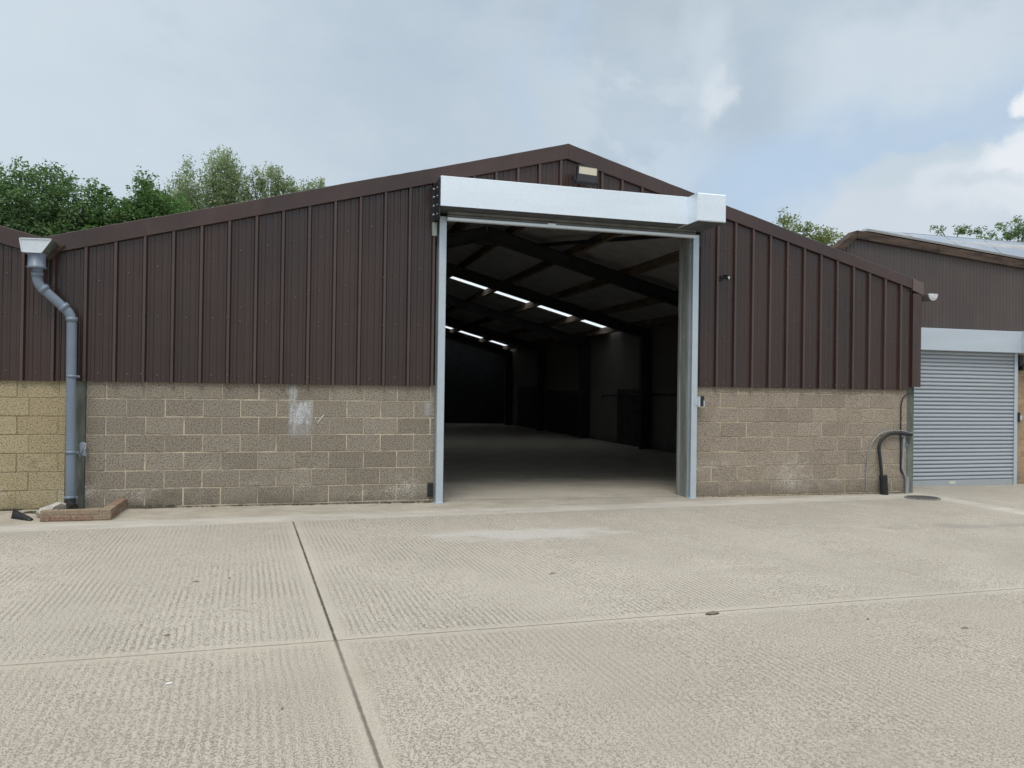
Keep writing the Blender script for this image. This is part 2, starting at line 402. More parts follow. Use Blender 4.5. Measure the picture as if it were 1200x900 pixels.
# yard: one sheet to the horizon, gently tilted
b = MB()
xs = [-400, -60, -12, -4, 0, 4, 8, 12, 20, 60, 400]; ys = [-400, -60, -14, -9, -5, -2, 0, 1, 30, 60, 400]
def gzf(x, y): return gz(max(-14, min(16, x)))
vs = [(x, y, gzf(x, y)) for y in ys for x in xs]
nx = len(xs)
b.add(vs, [(j * nx + i, j * nx + i + 1, (j + 1) * nx + i + 1, (j + 1) * nx + i) for j in range(len(ys) - 1) for i in range(nx - 1)])
tag(b.build('yard', M['yard']), kind='structure')

b = MB(); b.add([(-2.7, .16, -.013), (9.9, .16, -.013), (9.9, 25, -.06), (-2.7, 25, -.06)], [(0, 1, 2, 3)])
for k, (x, y, z) in enumerate(b.v): b.v[k] = (x, y, gz(x) + .003 - .0014 * y)
tag(b.build('interior_floor', M['floor_in']), kind='structure')

# ------------------------------------------------------------------ block walls
def block_wall(name, x0, x1, rows, mats, parent, y0=0., thick=.2, bl=.45, first=.225, gap=.013, jit=.0022, recess=.0045, ch=.004, lab=None):
    b = MB()
    zt = rows[-1][1]; zb = rows[0][0]
    zbl = min(zb, gz(x1) - .06)
    b.box(x0 + .003, x1 - .003, y0 + recess, y0 + thick, zbl, zt - .004, 1)
    for ri, (za, zc) in enumerate(rows):
        x = x0
        odd = (len(rows) - ri) % 2
        w = first if odd else bl
        while x < x1 - .03:
            xe = min(x + w, x1)
            if x1 - xe < .06: xe = x1
            g = gap / 2 + random.uniform(-.0025, .003)
            j = random.uniform(-jit, jit)
            b.cbox(x + (g if x > x0 else 0), xe - (g if xe < x1 else 0), y0 + j, y0 + thick * .8, za + gap / 2 + random.uniform(-.002, .002), zc - gap / 2 + random.uniform(-.002, .002),
                   ch, 0, min(1, max(0, random.gauss(.45, .3))))
            x = xe; w = bl
    o = b.build(name, mats, parent, attr=True)
    if lab: o['label'] = lab
    return o

def rows(zb, n, h=.225, top=None, base=None):
    r = [(zb + i * h, zb + (i + 1) * h) for i in range(n)]
    if base: r = [(zb - base, zb)] + r
    if top: r.append((zb + n * h, zb + n * h + top))
    return r

# ------------------------------------------------------------------ main warehouse
RX, RZ = 3.827, 5.095           # ridge
def z_top(x): return RZ - .2655 * (RX - x) if x < RX else RZ - .2715 * (x - RX)
ware = empty('warehouse', (RX, 0, 0))
tag(ware, 'large gabled warehouse with dark brown sheet cladding above blockwork and an open roller door', 'warehouse')

block_wall('block_wall', -2.38, 1.955, rows(.045, 7, base=.09), [M['block_l'], M['mortar_l']], ware, lab='grey block wall with pale mortar joints and a white paint patch')
block_wall('block_wall', 5.925, 9.805, rows(-.005, 7, top=.10, base=.08), [M['block_r'], M['mortar_r']], ware, first=.3, gap=.012, jit=.003, recess=.0042, ch=.006, lab='weathered tan block wall with worn joints')
b = MB(); b.add([(-.05, -.0045, .80), (1.94, -.0045, .80), (1.94, -.0045, 1.60), (-.05, -.0045, 1.60)], [(0, 1, 2, 3)])
pt = b.build('paint_patch', M['patch'], ware)
# small chalk tick beside the patch
b = MB(); b.tube([(.36, -.006, 1.17), (.385, -.0065, 1.09), (.47, -.006, 1.20)], .006, 6)
b.build('chalk_mark', M['white'], ware)

def cladding(name, x0, x1, zb, ztop, parent, pitch, phase, y=-.035, rib=.040, mats=None, screws=(), rw=.033, rt=.016, stiff=True, drop=0.):
    """box profile sheet: trapezoid ribs and two small stiffeners per pan"""
    prof = []
    k0 = int(math.floor((x0 - phase) / pitch)) - 1; k1 = int(math.ceil((x1 - phase) / pitch)) + 1
    for k in range(k0, k1 + 1):
        c = phase + k * pitch
        prof += [(c - rw, 0), (c - rt, -rib), (c + rt, -rib), (c + rw, 0)]
        if stiff:
            for q in (.20, .34, .5, .60, .80):
                s = c + pitch * q; w_ = .0065 if q in (.34, .60) else .0045; d_ = -.0045 if q in (.34, .60) else -.0025
                prof += [(s - w_, 0), (s, d_), (s + w_, 0)]
    prof = [(a, d) for a, d in prof if x0 <= a <= x1]
    prof = [(x0, 0)] + prof + [(x1, 0)]
    b = MB(); vs = []
    zb_ = zb if callable(zb) else (lambda x: zb)
    for a, d in prof:
        vs += [(a, y + d, zb_(a) + random.uniform(-.002, .002)), (a, y + d, ztop(a) - drop)]
    for i in range(len(prof) - 1):
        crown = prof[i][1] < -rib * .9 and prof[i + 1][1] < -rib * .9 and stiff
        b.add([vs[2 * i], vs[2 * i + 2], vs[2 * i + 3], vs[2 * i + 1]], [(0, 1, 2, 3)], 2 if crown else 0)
    # returned bottom edge so that the sheet has a thickness
    vs = []
    for a, d in prof: vs += [(a, y + d, zb_(a)), (a, y + .03, zb_(a) + .004)]
    b.add(vs, [(2 * i, 2 * i + 1, 2 * i + 3, 2 * i + 2) for i in range(len(prof) - 1)])
    for zf in screws:
        for k in range(k0, k1 + 1):
            for off, dy in ((.45, 0), (0, -rib)):
                if off == 0 and (k % 3): continue
                cx = phase + k * pitch + pitch * off + random.uniform(-.015, .015)
                if not (x0 + .02 < cx < x1 - .02): continue
                cz = zf(cx) if callable(zf) else zf
                cz += random.uniform(-.02, .02)
                if cz > ztop(cx) - drop - .05: continue
                if random.random() < .08: continue
                n = 8; r = .013
                ring = [(cx + r * math.cos(2 * math.pi * i / n), y + dy - .001, cz + r * math.sin(2 * math.pi * i / n)) for i in range(n)]
                ring2 = [(cx + .6 * r * math.cos(2 * math.pi * i / n), y + dy - .010, cz + .6 * r * math.sin(2 * math.pi * i / n)) for i in range(n)]
                b.add(ring + ring2, [(i, (i + 1) % n, n + (i + 1) % n, n + i) for i in range(n)] + [tuple(range(n, 2 * n))], 1)
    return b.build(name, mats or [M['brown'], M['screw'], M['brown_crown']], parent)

scr = [1.70, lambda x: 2.42, lambda x: z_top(x) - .62, lambda x: z_top(x) - 1.35 if z_top(x) > 3.9 else 99]
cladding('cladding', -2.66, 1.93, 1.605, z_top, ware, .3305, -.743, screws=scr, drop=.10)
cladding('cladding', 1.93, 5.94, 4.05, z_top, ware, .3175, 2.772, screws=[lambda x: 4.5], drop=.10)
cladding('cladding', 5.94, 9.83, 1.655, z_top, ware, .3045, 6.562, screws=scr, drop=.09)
# reveal strips beside the door and the lining behind the sheets
b = MB(); b.box(-2.6, 1.95, .03, .075, 1.625, 3.0); lin = b
def gable_lining(x0, x1, zb):
    b = MB(); n = 14; vs = []
    for i in range(n + 1):
        x = x0 + (x1 - x0) * i / n
        vs += [(x, .05, zb), (x, .05, z_top(x) - .12), (x, .09, zb), (x, .09, z_top(x) - .12)]
    fs = []
    for i in range(n):
        a = 4 * i; c = a + 4
        fs += [(a, c, c + 1, a + 1), (a + 2, a + 3, c + 3, c + 2), (a, a + 2, c + 2, c), (a + 1, c + 1, c + 3, a + 3)]
    b.add(vs, fs); return b
gable_lining(-2.6, 1.93, 1.66).build('lining', M['steel_dark'], ware)
gable_lining(1.93, 5.94, 4.06).build('lining', M['steel_dark'], ware)
gable_lining(5.94, 9.78, 1.72).build('lining', M['steel_dark'], ware)

def flashing(name, xa, xb, ftop, hfun, parent, y=-.085, ret=.35, mat=None, dents=.006, n=64, lip=.02):
    """folded verge flashing: face, drip lip, top return; lightly buckled"""
    b = MB(); vs = []
    for i in range(n + 1):
        x = xa + (xb - xa) * i / n
        zt = ftop(x); h = hfun(x)
        w1 = random.uniform(-1, 1) * dents; w2 = random.uniform(-1, 1) * dents * .6
        dz = math.sin(x * 2.1) * .004 + random.uniform(-1, 1) * dents * .35
        vs.append([(x, y + ret, zt + .012), (x, y + .004, zt + dz + .004), (x, y, zt + dz), (x, y + w1, zt - h * .5), (x, y + w2 * .5, zt - h + .003), (x, y + lip, zt - h - .003)])
    for (c0, c1, sm_) in ((0, 1, False), (1, 2, False), (2, 4, True), (4, 5, False)):
        k = c1 - c0 + 1; fs = []; vv = [p for row in vs for p in row[c0:c1 + 1]]
        for i in range(n):
            for j in range(k - 1):
                q = (i * k + j, i * k + j + 1, (i + 1) * k + j + 1, (i + 1) * k + j)
                fs.append(q if xb > xa else q[::-1])
        b.add(vv, fs, 0, .5, sm_)
    for i in range(int(abs(xb - xa) / .66)):
        x = min(xa, xb) + .33 + i * .66
        zz = ftop(x) - hfun(x) + .02
        b.tube([(x, y - .001, zz), (x, y - .010, zz)], [.011, .007], 8, 1)
    return b.build(name, [mat or M['brown_flash'], M['screw']], parent)
flashing('verge_flashing', -2.87, RX, lambda x: z_top(x) + .01, lambda x: .208, ware)
flashing('verge_flashing', RX, 9.845, lambda x: z_top(x) + .01, lambda x: .215 - .05 * (x - RX) / 6, ware)
# paler closing piece at the right eave
b = MB()
zt0, zt1 = z_top(9.83) + .014, z_top(10.03) + .004
b.hexa([(9.815, -.095, zt0 - .19), (10.03, -.095, zt1 - .20), (10.03, .3, zt1 - .20), (9.815, .3, zt0 - .19), (9.815, -.095, zt0), (10.03, -.095, zt1), (10.03, .3, zt1), (9.815, .3, zt0)])
b.build('eave_closer', mk_brown('brown_closer', (.105, .072, .062), .45), ware)
b = MB(); b.box(9.835, 10.0, -.078, .16, 1.705, 3.24); b.box(9.823, 9.835, -.05, .1, 1.70, 3.27)
b.build('corner_trim', M['brown_flash'], ware)
b = MB(); b.cbox(9.80, 9.965, .02, .2, -.1, 1.72, .006)
b.build('corner_column', M['col_conc'], ware)
b = MB(); b.cbox(-2.60, -2.385, .012, .2, -.05, 1.66, .006)
b.build('corner_column', M['col_conc'], ware)

# gutter at the right eave with a pale stop end
g = MB(); nseg = 12; gy0, gy1 = -.10, 25.
vs = []
for i in range(nseg + 1):
    a = math.pi + math.pi * i / nseg
    for yy in (gy0, gy1):
        vs += [(10.195 + .088 * math.cos(a), yy, 3.235 + .088 * math.sin(a) * 1.2), (10.195 + .080 * math.cos(a), yy, 3.235 + .080 * math.sin(a) * 1.15)]
fs = []
for i in range(nseg):
    a = 4 * i; c = a + 4
    fs += [(a, c, c + 2, a + 2), (a + 1, a + 3, c + 3, c + 1), (a, a + 1, c + 1, c)]
g.add(vs, fs, 0, .5, True)
gut = g.build('gutter', M['brown_old'], ware)
b = MB()
ring = [(10.195 + .093 * math.cos(math.pi + math.pi * i / 14), 3.245 + .093 * 1.2 * math.sin(math.pi + math.pi * i / 14)) for i in range(15)]
vs = [(x, gy0 - .022, z) for x, z in ring] + [(x, gy0 - .002, z) for x, z in ring]
b.add(vs, [tuple(range(15)), tuple(range(29, 14, -1))] + [(i, i + 15, i + 16, i + 1) for i in range(14)] + [(14, 29, 15, 0)])
b.tube([(10.195, gy0 - .02, 3.20), (10.195, gy0 - .034, 3.20)], [.04, .034], 12)
b.build('stop_end', M['dish'], gut)

# ---- roof
BACK = 25.2
SKY_Y = [(11.75, 12.52), (23.55, 24.25)]
def roof_slope(sx, name):
    xa, xb = (RX, -2.95) if sx < 0 else (RX, 10.12)
    segs = [(-.02, SKY_Y[0][0]), (SKY_Y[0][1], SKY_Y[1][0]), (SKY_Y[1][1], BACK)]
    b = MB()
    for ya, yb in segs:
        t = .012
        p = [(xa, ya, z_top(xa) - .03), (xb, ya, z_top(xb) - .03), (xb, yb, z_top(xb) - .03), (xa, yb, z_top(xa) - .03)]
        q = [(x, y, z + .05) for x, y, z in p]
        b.add(p + q, [(0, 1, 2, 3) if sx < 0 else (3, 2, 1, 0)], 0)
        b.add(p + q, [(4, 7, 6, 5) if sx < 0 else (4, 5, 6, 7), (0, 4, 5, 1), (1, 5, 6, 2), (2, 6, 7, 3), (3, 7, 4, 0)], 1)
    o = b.build(name, [M['roof_under'], M['roof_top']], ware)
    # the ribs on top: a ridge flashing only
    for ya, yb in SKY_Y:
        m = MB()
        x0 = xa + (.35 if sx > 0 else -.35)
        m.add([(x0, ya, z_top(x0) - .015), (xb, ya, z_top(xb) - .015), (xb, yb, z_top(xb) - .015), (x0, yb, z_top(x0) - .015)], [(0, 1, 2, 3)])
        m.build('rooflight', M['rooflight'], ware)
        c = MB()
        c.add([(xa, ya, z_top(xa) - .02), (x0, ya, z_top(x0) - .02), (x0, yb, z_top(x0) - .02), (xa, yb, z_top(xa) - .02)], [(0, 1, 2, 3)])
        c.build('ridge_sheet', M['roof_under'], ware)
roof_slope(-1, 'roof'); roof_slope(1, 'roof')
FR = [4.75, 9.5, 14.25, 19.0, 23.75]
def i_beam(b, a, c, h, w, tf=.016, tw=.012, up=(0, 0, 1)):
    a = Vector(a); c = Vector(c); d = (c - a).normalized(); r = d.cross(Vector(up)).normalized(); u = r.cross(d)
    b.beam(a, c, tw, h, up)
    b.beam(a + u * (h / 2), c + u * (h / 2), w, tf, up)
    b.beam(a - u * (h / 2), c - u * (h / 2), w, tf, up)
for y in FR:
    b = MB()
    for xe in (-2.55, 9.72):
        i_beam(b, (RX, y, z_top(RX) - .38), (xe, y, z_top(xe) - .37), .26, .14)
    # haunch plates and ridge plate
    b.box(RX - .25, RX + .25, y - .03, y + .03, z_top(RX) - .62, z_top(RX) - .42)
    b.build('rafter', M['rafter'], ware)
    for xe in (-2.45, 9.58):
        c = MB(); zt = z_top(xe) - .4
        c.box(xe - .13, xe + .13, y - .008, y + .008, gz(xe) - .1, zt)
        c.box(xe - .15, xe - .13, y - .08, y + .08, gz(xe) - .1, zt); c.box(xe + .13, xe + .15, y - .08, y + .08, gz(xe) - .1, zt)
        c.build('inner_column', M['rafter'], ware)
PU = [.55, 1.85, 3.15, 4.50, 5.62]
for k in PU:
    for sx in (-1, 1):
        x = RX + sx * k * (1 if sx > 0 else 1.03)
        b = MB(); zc = z_top(x) - .135
        b.beam((x, .1, zc), (x, BACK - .1, zc), .06, .20, (.2655 * sx, 0, 1))
        b.build('purlin', M['timber'], ware)
# wind brace
b = MB(); b.beam((4.75, 5.3, 4.60), (6.75, .5, 4.16), .07, .07); b.build('wind_brace', M['rafter'], ware)
b = MB(); b.beam((2.1, 4.9, 4.25), (2.4, .4, 4.40), .07, .07); b.build('wind_brace', M['rafter'], ware)

# ---- inside walls
def inner_wall(x, sx):
    b = MB(); xa, xb = (x, x + .14 * sx) if sx > 0 else (x + .14 * sx, x)
    b.box(xa, xb, .21, BACK, -.15, 1.66, 0, .55)
    b.box(xa - .001, xb + .001, .208, BACK + .001, 1.658, 3.44 if sx > 0 else 3.36, 1, .3)
    y = 2.0
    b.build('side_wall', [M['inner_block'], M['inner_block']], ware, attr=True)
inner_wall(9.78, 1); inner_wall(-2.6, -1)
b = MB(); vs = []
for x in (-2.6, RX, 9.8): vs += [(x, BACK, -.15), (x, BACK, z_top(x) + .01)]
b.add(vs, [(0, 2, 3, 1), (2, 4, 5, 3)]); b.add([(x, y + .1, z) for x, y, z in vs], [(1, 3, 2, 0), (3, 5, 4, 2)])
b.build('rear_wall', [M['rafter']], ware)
# blocked doorways and dado on the right inside wall
for (ya, yb, zt) in ((9.9, 11.9, 1.62), (14.5, 18.8, 1.55), (19.5, 22.9, 1.7)):
    b = MB(); b.box(9.772, 9.7785, ya, yb, -.14, zt, 0, .1)
    b.build('inner_boarding', [simple('dark_boarding', (.028, .024, .022), .8, 0, .3, 6)], ware)
b = MB(); b.tube([(9.70, 7., 1.52), (9.70, 12.9, 1.42), (9.70, 13.0, 1.32)], .02, 8); b.build('wall_conduit', M['black'], ware)

# ---- roller door (part) with its own sub-parts
b = MB()
nc = 10
DZ = 4.0
for i in range(3):        # what shows of the rolled-up curtain below the box
    z = 3.905 + i * .045
    b.cbox(2.06, 5.81, -.20 - .006 * i, -.16, z, z + .041, .008)
rd = b.build('roller_door', M['curtain'], ware)
rd['label'] = 'galvanised roller door rolled up into its box'
b = MB(); b.cbox(2.055, 5.815, -.235, -.15, 3.862, 3.902, .006); b.box(3.48, 3.60, -.245, -.16, 3.865, 3.912)
b.build('bottom_bar', M['galv'], rd)
b = MB()
b.cbox(1.908, 5.50, -.50, -.02, 4.0, 4.383, .004)
b.box(1.908, 5.50, -.503, -.485, 3.988, 4.0)           # folded lower lip
b.box(5.425, 5.437, -.5025, -.49, 3.99, 4.384)        # joint cover
b.build('shutter_box', M['galv'], rd)
b = MB(); b.box(1.92, 5.495, -.482, -.03, 3.9885, 3.9985); b.build('soffit_shade', M['soffit_shade'], rd)  # thin dark sheets paint the shade under shutter box and motor housing
b = MB(); b.box(5.52, 5.945, -.785, -.03, 3.975, 3.984); b.build('soffit_shade', M['soffit_shade'], rd)
b = MB(); b.box(5.93, 5.962, -.10, -.0, 3.74, 3.974); b.build('end_plate', M['steel_dark'], rd)
b = MB(); b.cbox(5.508, 5.955, -.80, -.02, 3.985, 4.377, .012)
b.box(5.5, 5.508, -.50, -.03, 3.99, 4.38)
b.build('motor_housing', M['galv'], rd)
b = MB(); b.box(1.893, 1.905, -.48, .0, 3.85, 4.365)
for z in (3.95, 4.07, 4.19, 4.3):
    b.tube([(1.894, -.08, z), (1.878, -.08, z)], .013, 8, 1); b.tube([(1.894, -.34, z - .04), (1.885, -.34, z - .04)], .009, 8, 1)
b.box(1.86, 1.893, -.06, .0, 3.72, 4.33)
b.build('end_plate', [M['steel_dark'], M['galv2']], rd)
b = MB(); b.box(1.87, 1.935, -.10, -.06, 3.66, 3.84); b.build('fixing_bracket', M['jamb'], rd)
for (xa, xb, sl) in ((1.968, 2.066, 1), (5.812, 5.908, -1)):
    b = MB(); zb = gz(xa) + .002; zt = 3.93
    b.cbox(xa, xb, -.125, -.105, zb, zt, .004)                    # front flange
    if sl > 0:
        b.box(xa, xa + .012, -.103, .0, zb, zt)                   # web
        b.box(xa, xb, -.012, -.002, zb, zt)
    else:
        b.box(xb - .012, xb, -.103, .0, zb, zt)
        b.box(xa, xb, -.012, -.002, zb, zt)
    b.box(xa - .02, xb + .01, -.16, .0, zb - .001, zb + .006)       # foot plate
    gr = b.build('guide_rail', M['rail'], rd)
b = MB()
b.box(5.815, 5.925, .003, .31, -.05, 3.93); b.box(5.801, 5.815, .015, .06, -.05, 3.92); b.box(5.801, 5.815, .25, .31, -.05, 3.92)
for z in np.arange(.3, 3.8, .7): b.tube([(5.815, .15, z), (5.806, .15, z)], .012, 8)
b.build('door_jamb', M['jamb'], rd)
b = MB(); b.box(1.955, 2.06, .003, .25, -.05, 3.93); b.build('door_jamb', M['jamb'], rd)
b = MB(); b.box(1.95, 5.93, .003, .12, 3.935, 4.06); b.build('lintel', M['steel_dark'], rd)
b = MB(); b.box(5.905, 5.975, -.165, -.03, 1.36, 1.51); b.box(5.936, 5.995, -.172, -.05, 1.365, 1.515, 1); b.box(5.985, 6.0, -.176, -.05, 1.36, 1.45); b.box(5.865, 5.905, -.135, -.126, 1.38, 1.49)
b.build('lock_bracket', [M['galv2'], M['black']], rd)
# the cut out steel box at the left foot of the door
b = MB(); b.box(1.87, 1.945, -.03, .02, .09, .27); b.build('door_stop_socket', M['black'], ware)

# ------------------------------------------------------------------ left neighbour
lw = empty('warehouse', (-9, 0, 0))
tag(lw, 'brown clad neighbouring warehouse at left edge with yellowish block wall and downward sloping verge', 'warehouse')
block_wall('block_wall', -7.5, -2.605, rows(.045, 7, base=.10), [M['block_y'], M['mortar_y']], lw, first=.32, gap=.010, recess=.0045)
def zl(x): return 3.30 + .2655 * (-2.82 - x) if x > -9 else 3.30 + .2655 * 6.18 + .2655 * (x + 9)
cladding('cladding', -7.6, -2.665, 1.600, zl, lw, .3305, -.743 - .02, screws=[1.70, 2.42, lambda x: zl(x) - .55], drop=.10)
flashing('verge_flashing', -7.6, -2.86, lambda x: zl(x) + .01, lambda x: .21, lw)
b = MB()
b.hexa([(-7.6, -.02, 3.25), (-2.95, -.02, 3.25), (-2.95, 25, 3.25), (-7.6, 25, 3.25), (-7.6, -.02, zl(-7.6) - .02), (-2.95, -.02, zl(-2.95) - .02), (-2.95, 25, zl(-2.95) - .02), (-7.6, 25, zl(-7.6) - .02)])
b.build('roof', M['roof_top'], lw)
b = MB(); b.box(-7.5, -2.62, .205, 24.9, -.1, 3.24); b.build('inner_wall', M['inner_block'], lw, attr=True)

# ------------------------------------------------------------------ right neighbour
RY = .9
rw = empty('warehouse', (13, RY, 0))
tag(rw, 'older brown ribbed warehouse on the right with a closed silver shutter and roof panels', 'warehouse')
def zr(x): return 4.40 - .0865 * (x - 9.45) if x > 9.45 else 4.40 - .76 * (9.45 - x)
cladding('cladding', 8.6, 18, lambda x: 2.66 if x > 10.08 else z_top(x) + .03, zr, rw, .0762, 8.7, y=RY - .02, rib=.009, rw=.022, rt=.012, stiff=False, mats=[M['brown_old'], M['screw']], drop=.05)
b = MB()
def barge(x0, x1, f, h):
    n = max(2, int(abs(x1 - x0) / 1.55)); 
    for i in range(n):
        a = x0 + (x1 - x0) * i / n + .004; c = x0 + (x1 - x0) * (i + 1) / n - .004
        b.hexa([(a, RY - .10, f(a) - h), (c, RY - .10, f(c) - h), (c, RY + .12, f(c) - h), (a, RY + .12, f(a) - h), (a, RY - .10, f(a) + .012), (c, RY - .10, f(c) + .012), (c, RY + .12, f(c) + .012), (a, RY + .12, f(a) + .012)])
barge(9.452, 18, zr, .128); barge(8.6, 9.448, zr, .125)
b.build('bargeboard', M['timber_fascia'], rw)
# roof: hipped sheet rising behind the bargeboard
b = MB()
lo = lambda x: (x, RY + .13, zr(x) + .0)
hipx, hipy, hipz = 11.15, 2.75, 4.86
b.add([lo(9.5), lo(18), (18, hipy, hipz), (hipx, hipy, hipz)], [(0, 1, 2, 3)])
bk = [(11.35, 6.2, 3.6), (18, 6.2, 3.6)]
b.add([lo(9.5), (hipx, hipy, hipz), bk[0], (18, hipy, hipz), bk[1]], [(0, 1, 2), (1, 3, 4, 2)])
b.build('roof', simple('grey_corrugated_roof', (.34, .35, .36), .55, .1, .15, 4), rw)
b = MB(); b.box(11.3, 18, RY + .25, 6.1, -.15, 3.5); b.build('inner_wall', M['inner_block'], rw, attr=True)
block_wall('brick_wall', 13.04, 18, rows(-.10, 26, h=.1085), [M['block_far'], M['mortar_r']], rw, y0=RY, bl=.32, first=.16, gap=.009, jit=.0015, recess=.003, ch=.003)
# closed shutter
b = MB(); z = -.02; ps = .0705; x0, x1 = 10.5, 12.95; k = 0
vs = []
zz = .055
while zz < 2.40:
    for f, d in ((0., .004), (.08, -.016), (.30, -.027), (.60, -.022), (.86, -.006), (.95, .008)):
        vs.append((zz + f * ps, RY - .03 + d))
    zz += ps
pv = [(x, y, z) for z, y in vs for x in (x0, x1)]
b.add(pv, [(2 * i, 2 * i + 1, 2 * i + 3, 2 * i + 2) for i in range(len(vs) - 1)], 0, .5, False)
sh = b.build('roller_door', M['slat'], rw)
sh['label'] = 'closed silver roller shutter with horizontal slats'
b = MB(); b.cbox(x0, x1, RY - .055, RY - .02, -.055, .052, .005); b.build('bottom_bar', M['slat'], sh)
b = MB(); b.box(11.50, 11.515, RY - .0575, RY - .055, -.01, .03); b.box(11.53, 11.60, RY - .0575, RY - .055, -.012, .028); b.box(11.61, 11.64, RY - .0575, RY - .055, -.012, .028)
b.build('sticker', M['sticker'], sh)
b = MB(); b.cbox(10.5, 12.97, RY - .20, RY + .0, 2.375, 2.765, .004); b.build('shutter_box', M['galv2'], sh)
b = MB(); b.cbox(12.985, 13.6, RY - .42, RY + .0, 2.37, 2.775, .008); b.box(12.972, 12.985, RY - .21, RY, 2.372, 2.772); b.build('motor_housing', M['galv2'], sh)
b = MB(); b.cbox(12.955, 13.03, RY - .07, RY - .005, -.06, 2.37, .004); b.build('guide_rail', M['rail'], sh)
b = MB(); b.cbox(13.04, 13.13, RY - .10, RY, 2.14, 2.34, .006); b.box(13.10, 13.19, RY - .10, RY - .01, 2.06, 2.14)
b.tube([(13.13, RY - .05, 2.20), (13.19, RY - .06, 2.17), (13.24, RY - .05, 2.12)], .025, 8); b.build('chain_hoist_box', M['black'], sh)
b = MB(); b.box(13.03, 13.07, RY - .09, RY - .02, 1.10, 1.28); b.box(13.07, 13.11, RY - .09, RY - .03, 1.15, 1.22, 1); b.build('lock_bracket', [M['steel_dark'], M['galv2']], sh)
# solar panels: a row laid on the rising roof sheet, each one a thing
npan = 6; words = ['leftmost solar panel of the row on the right roof', 'second solar panel from the left on the right roof', 'third solar panel from the left on the right roof',
                   'fourth solar panel from the left on the right roof', 'fifth solar panel from the left near the photo edge', 'last solar panel of the row beyond the others on the right']
for i in range(npan):
    a0 = 9.76 + i * 1.0; a1 = a0 + .995
    u0 = max(a0 + .02, 11.10 + (a0 - 9.76) * 1.02) if True else a0; u1 = 11.10 + (a1 - 9.76) * 1.02
    P = [Vector((a0, RY + .03, zr(a0) + .115)), Vector((a1, RY + .03, zr(a1) + .115)), Vector((u1, hipy - .05, hipz + .04)), Vector((u0, hipy - .05, hipz + .04))]
    nrm = (P[1] - P[0]).cross(P[3] - P[0]).normalized()
    t = empty('solar_panel', tuple(P[0])); tag(t, words[i], 'solar panel', 'solar panels on the right roof')
    q = MB(); cen = sum(P, Vector()) / 4
    I = [p + (cen - p) * .022 for p in P]
    top = [p + nrm * .0 for p in P]; bot = [p - nrm * .04 for p in P]; inn = [p for p in I]
    q.add(top + bot + inn, [(0, 1, 9, 8), (1, 2, 10, 9), (2, 3, 11, 10), (3, 0, 8, 11), (0, 4, 5, 1), (1, 5, 6, 2), (2, 6, 7, 3), (3, 7, 4, 0), (7, 6, 5, 4)])
    q.build('frame', M['panel_frame'], t)
    q = MB(); inn = [p - nrm * .004 for p in I]
    q.add(inn, [(0, 1, 2, 3)])
    q.build('glass', M['panel_glass'], t)

# ------------------------------------------------------------------ downpipe and valley hopper
dp = empty('drainpipe', (-2.5, -.2, .1))
tag(dp, 'grey plastic drainpipe with swan neck and metal hopper between the two brown warehouses', 'drainpipe')
def arc_pts(pts, r=.07, n=6):
    pts = [Vector(p) for p in pts]; out = [pts[0]]
    for a, c, e in zip(pts, pts[1:], pts[2:]):
        d1 = (a - c).normalized(); d2 = (e - c).normalized()
        p0 = c + d1 * r; p1 = c + d2 * r
        for i in range(n + 1):
            t = i / n; out.append(p0 * (1 - t) ** 2 + c * 2 * t * (1 - t) + p1 * t * t)
    out.append(pts[-1]); return out
b = MB()
b.tube(arc_pts([(-2.86, -.27, 2.96), (-2.875, -.26, 2.755), (-2.51, -.2, 2.40), (-2.49, -.2, .15)], .09), .056, 20)
b.build('pipe', M['pipe'], dp)
def collar(p, d, r, l, n=20):
    c = MB(); p = Vector(p); d = Vector(d).normalized()
    c.tube([p - d * l / 2, p - d * l / 2, p + d * l / 2, p + d * l / 2], [r * .93, r, r, r * .93], n); return c
for p, d in (((-2.868, -.268, 2.86), (0, 0, 1)), ((-2.80, -.25, 2.69), (1, .16, -1)), ((-2.59, -.215, 2.485), (1, .16, -1)), ((-2.509, -.2, 2.345), (0, 0, 1))):
    collar(p, d, .066, .05).build('pipe_socket', M['pipe'], dp)
for z in (1.66, .747, .205):
    c = collar((-2.496, -.2, z), (0, 0, 1), .062, .035)
    c.box(-2.506, -2.486, -.15, -.0, z - .014, z + .014); c.box(-2.44, -2.41, -.21, -.19, z - .012, z + .012)
    c.build('pipe_bracket', M['pipe'], dp)
c = MB(); c.tube([(-2.87, -.29, 2.925), (-2.87, -.29, 2.94), (-2.87, -.29, 2.95), (-2.87, -.29, 3.10)], [.098, .112, .094, .094], 24)
c.build('outlet_collar', M['pipe'], dp)
c = MB()
F_ = [(-2.995, 3.10), (-2.795, 3.10), (-2.69, 3.262), (-3.02, 3.255)]
c.add([(x, -.40, z) for x, z in F_] + [(x, -.12, z) for x, z in F_], [(0, 1, 2, 3), (7, 6, 5, 4), (0, 4, 5, 1), (3, 2, 6, 7), (3, 7, 4, 0)], 0)
c.add([(-2.795, -.40, 3.10), (-2.69, -.40, 3.262), (-2.69, -.12, 3.262), (-2.795, -.12, 3.10)], [(0, 3, 2, 1)], 1)
for (xa, za), (xb, zb_) in zip(F_, F_[1:] + F_[:1]): c.beam((xa, -.405, za), (xb, -.405, zb_), .012, .012, (0, 1, 0), 0)
c.build('hopper', [M['hopper'], M['col_conc']], dp)
c = MB()
Fv = [(-3.0, 3.09), (-2.78, 3.06), (-2.62, 3.245), (-3.0, 3.245)]
c.add([(x, -.12, z) for x, z in Fv] + [(x, 8, z) for x, z in Fv], [(0, 1, 2, 3), (7, 6, 5, 4), (0, 4, 5, 1), (1, 5, 6, 2), (2, 6, 7, 3), (3, 7, 4, 0)])
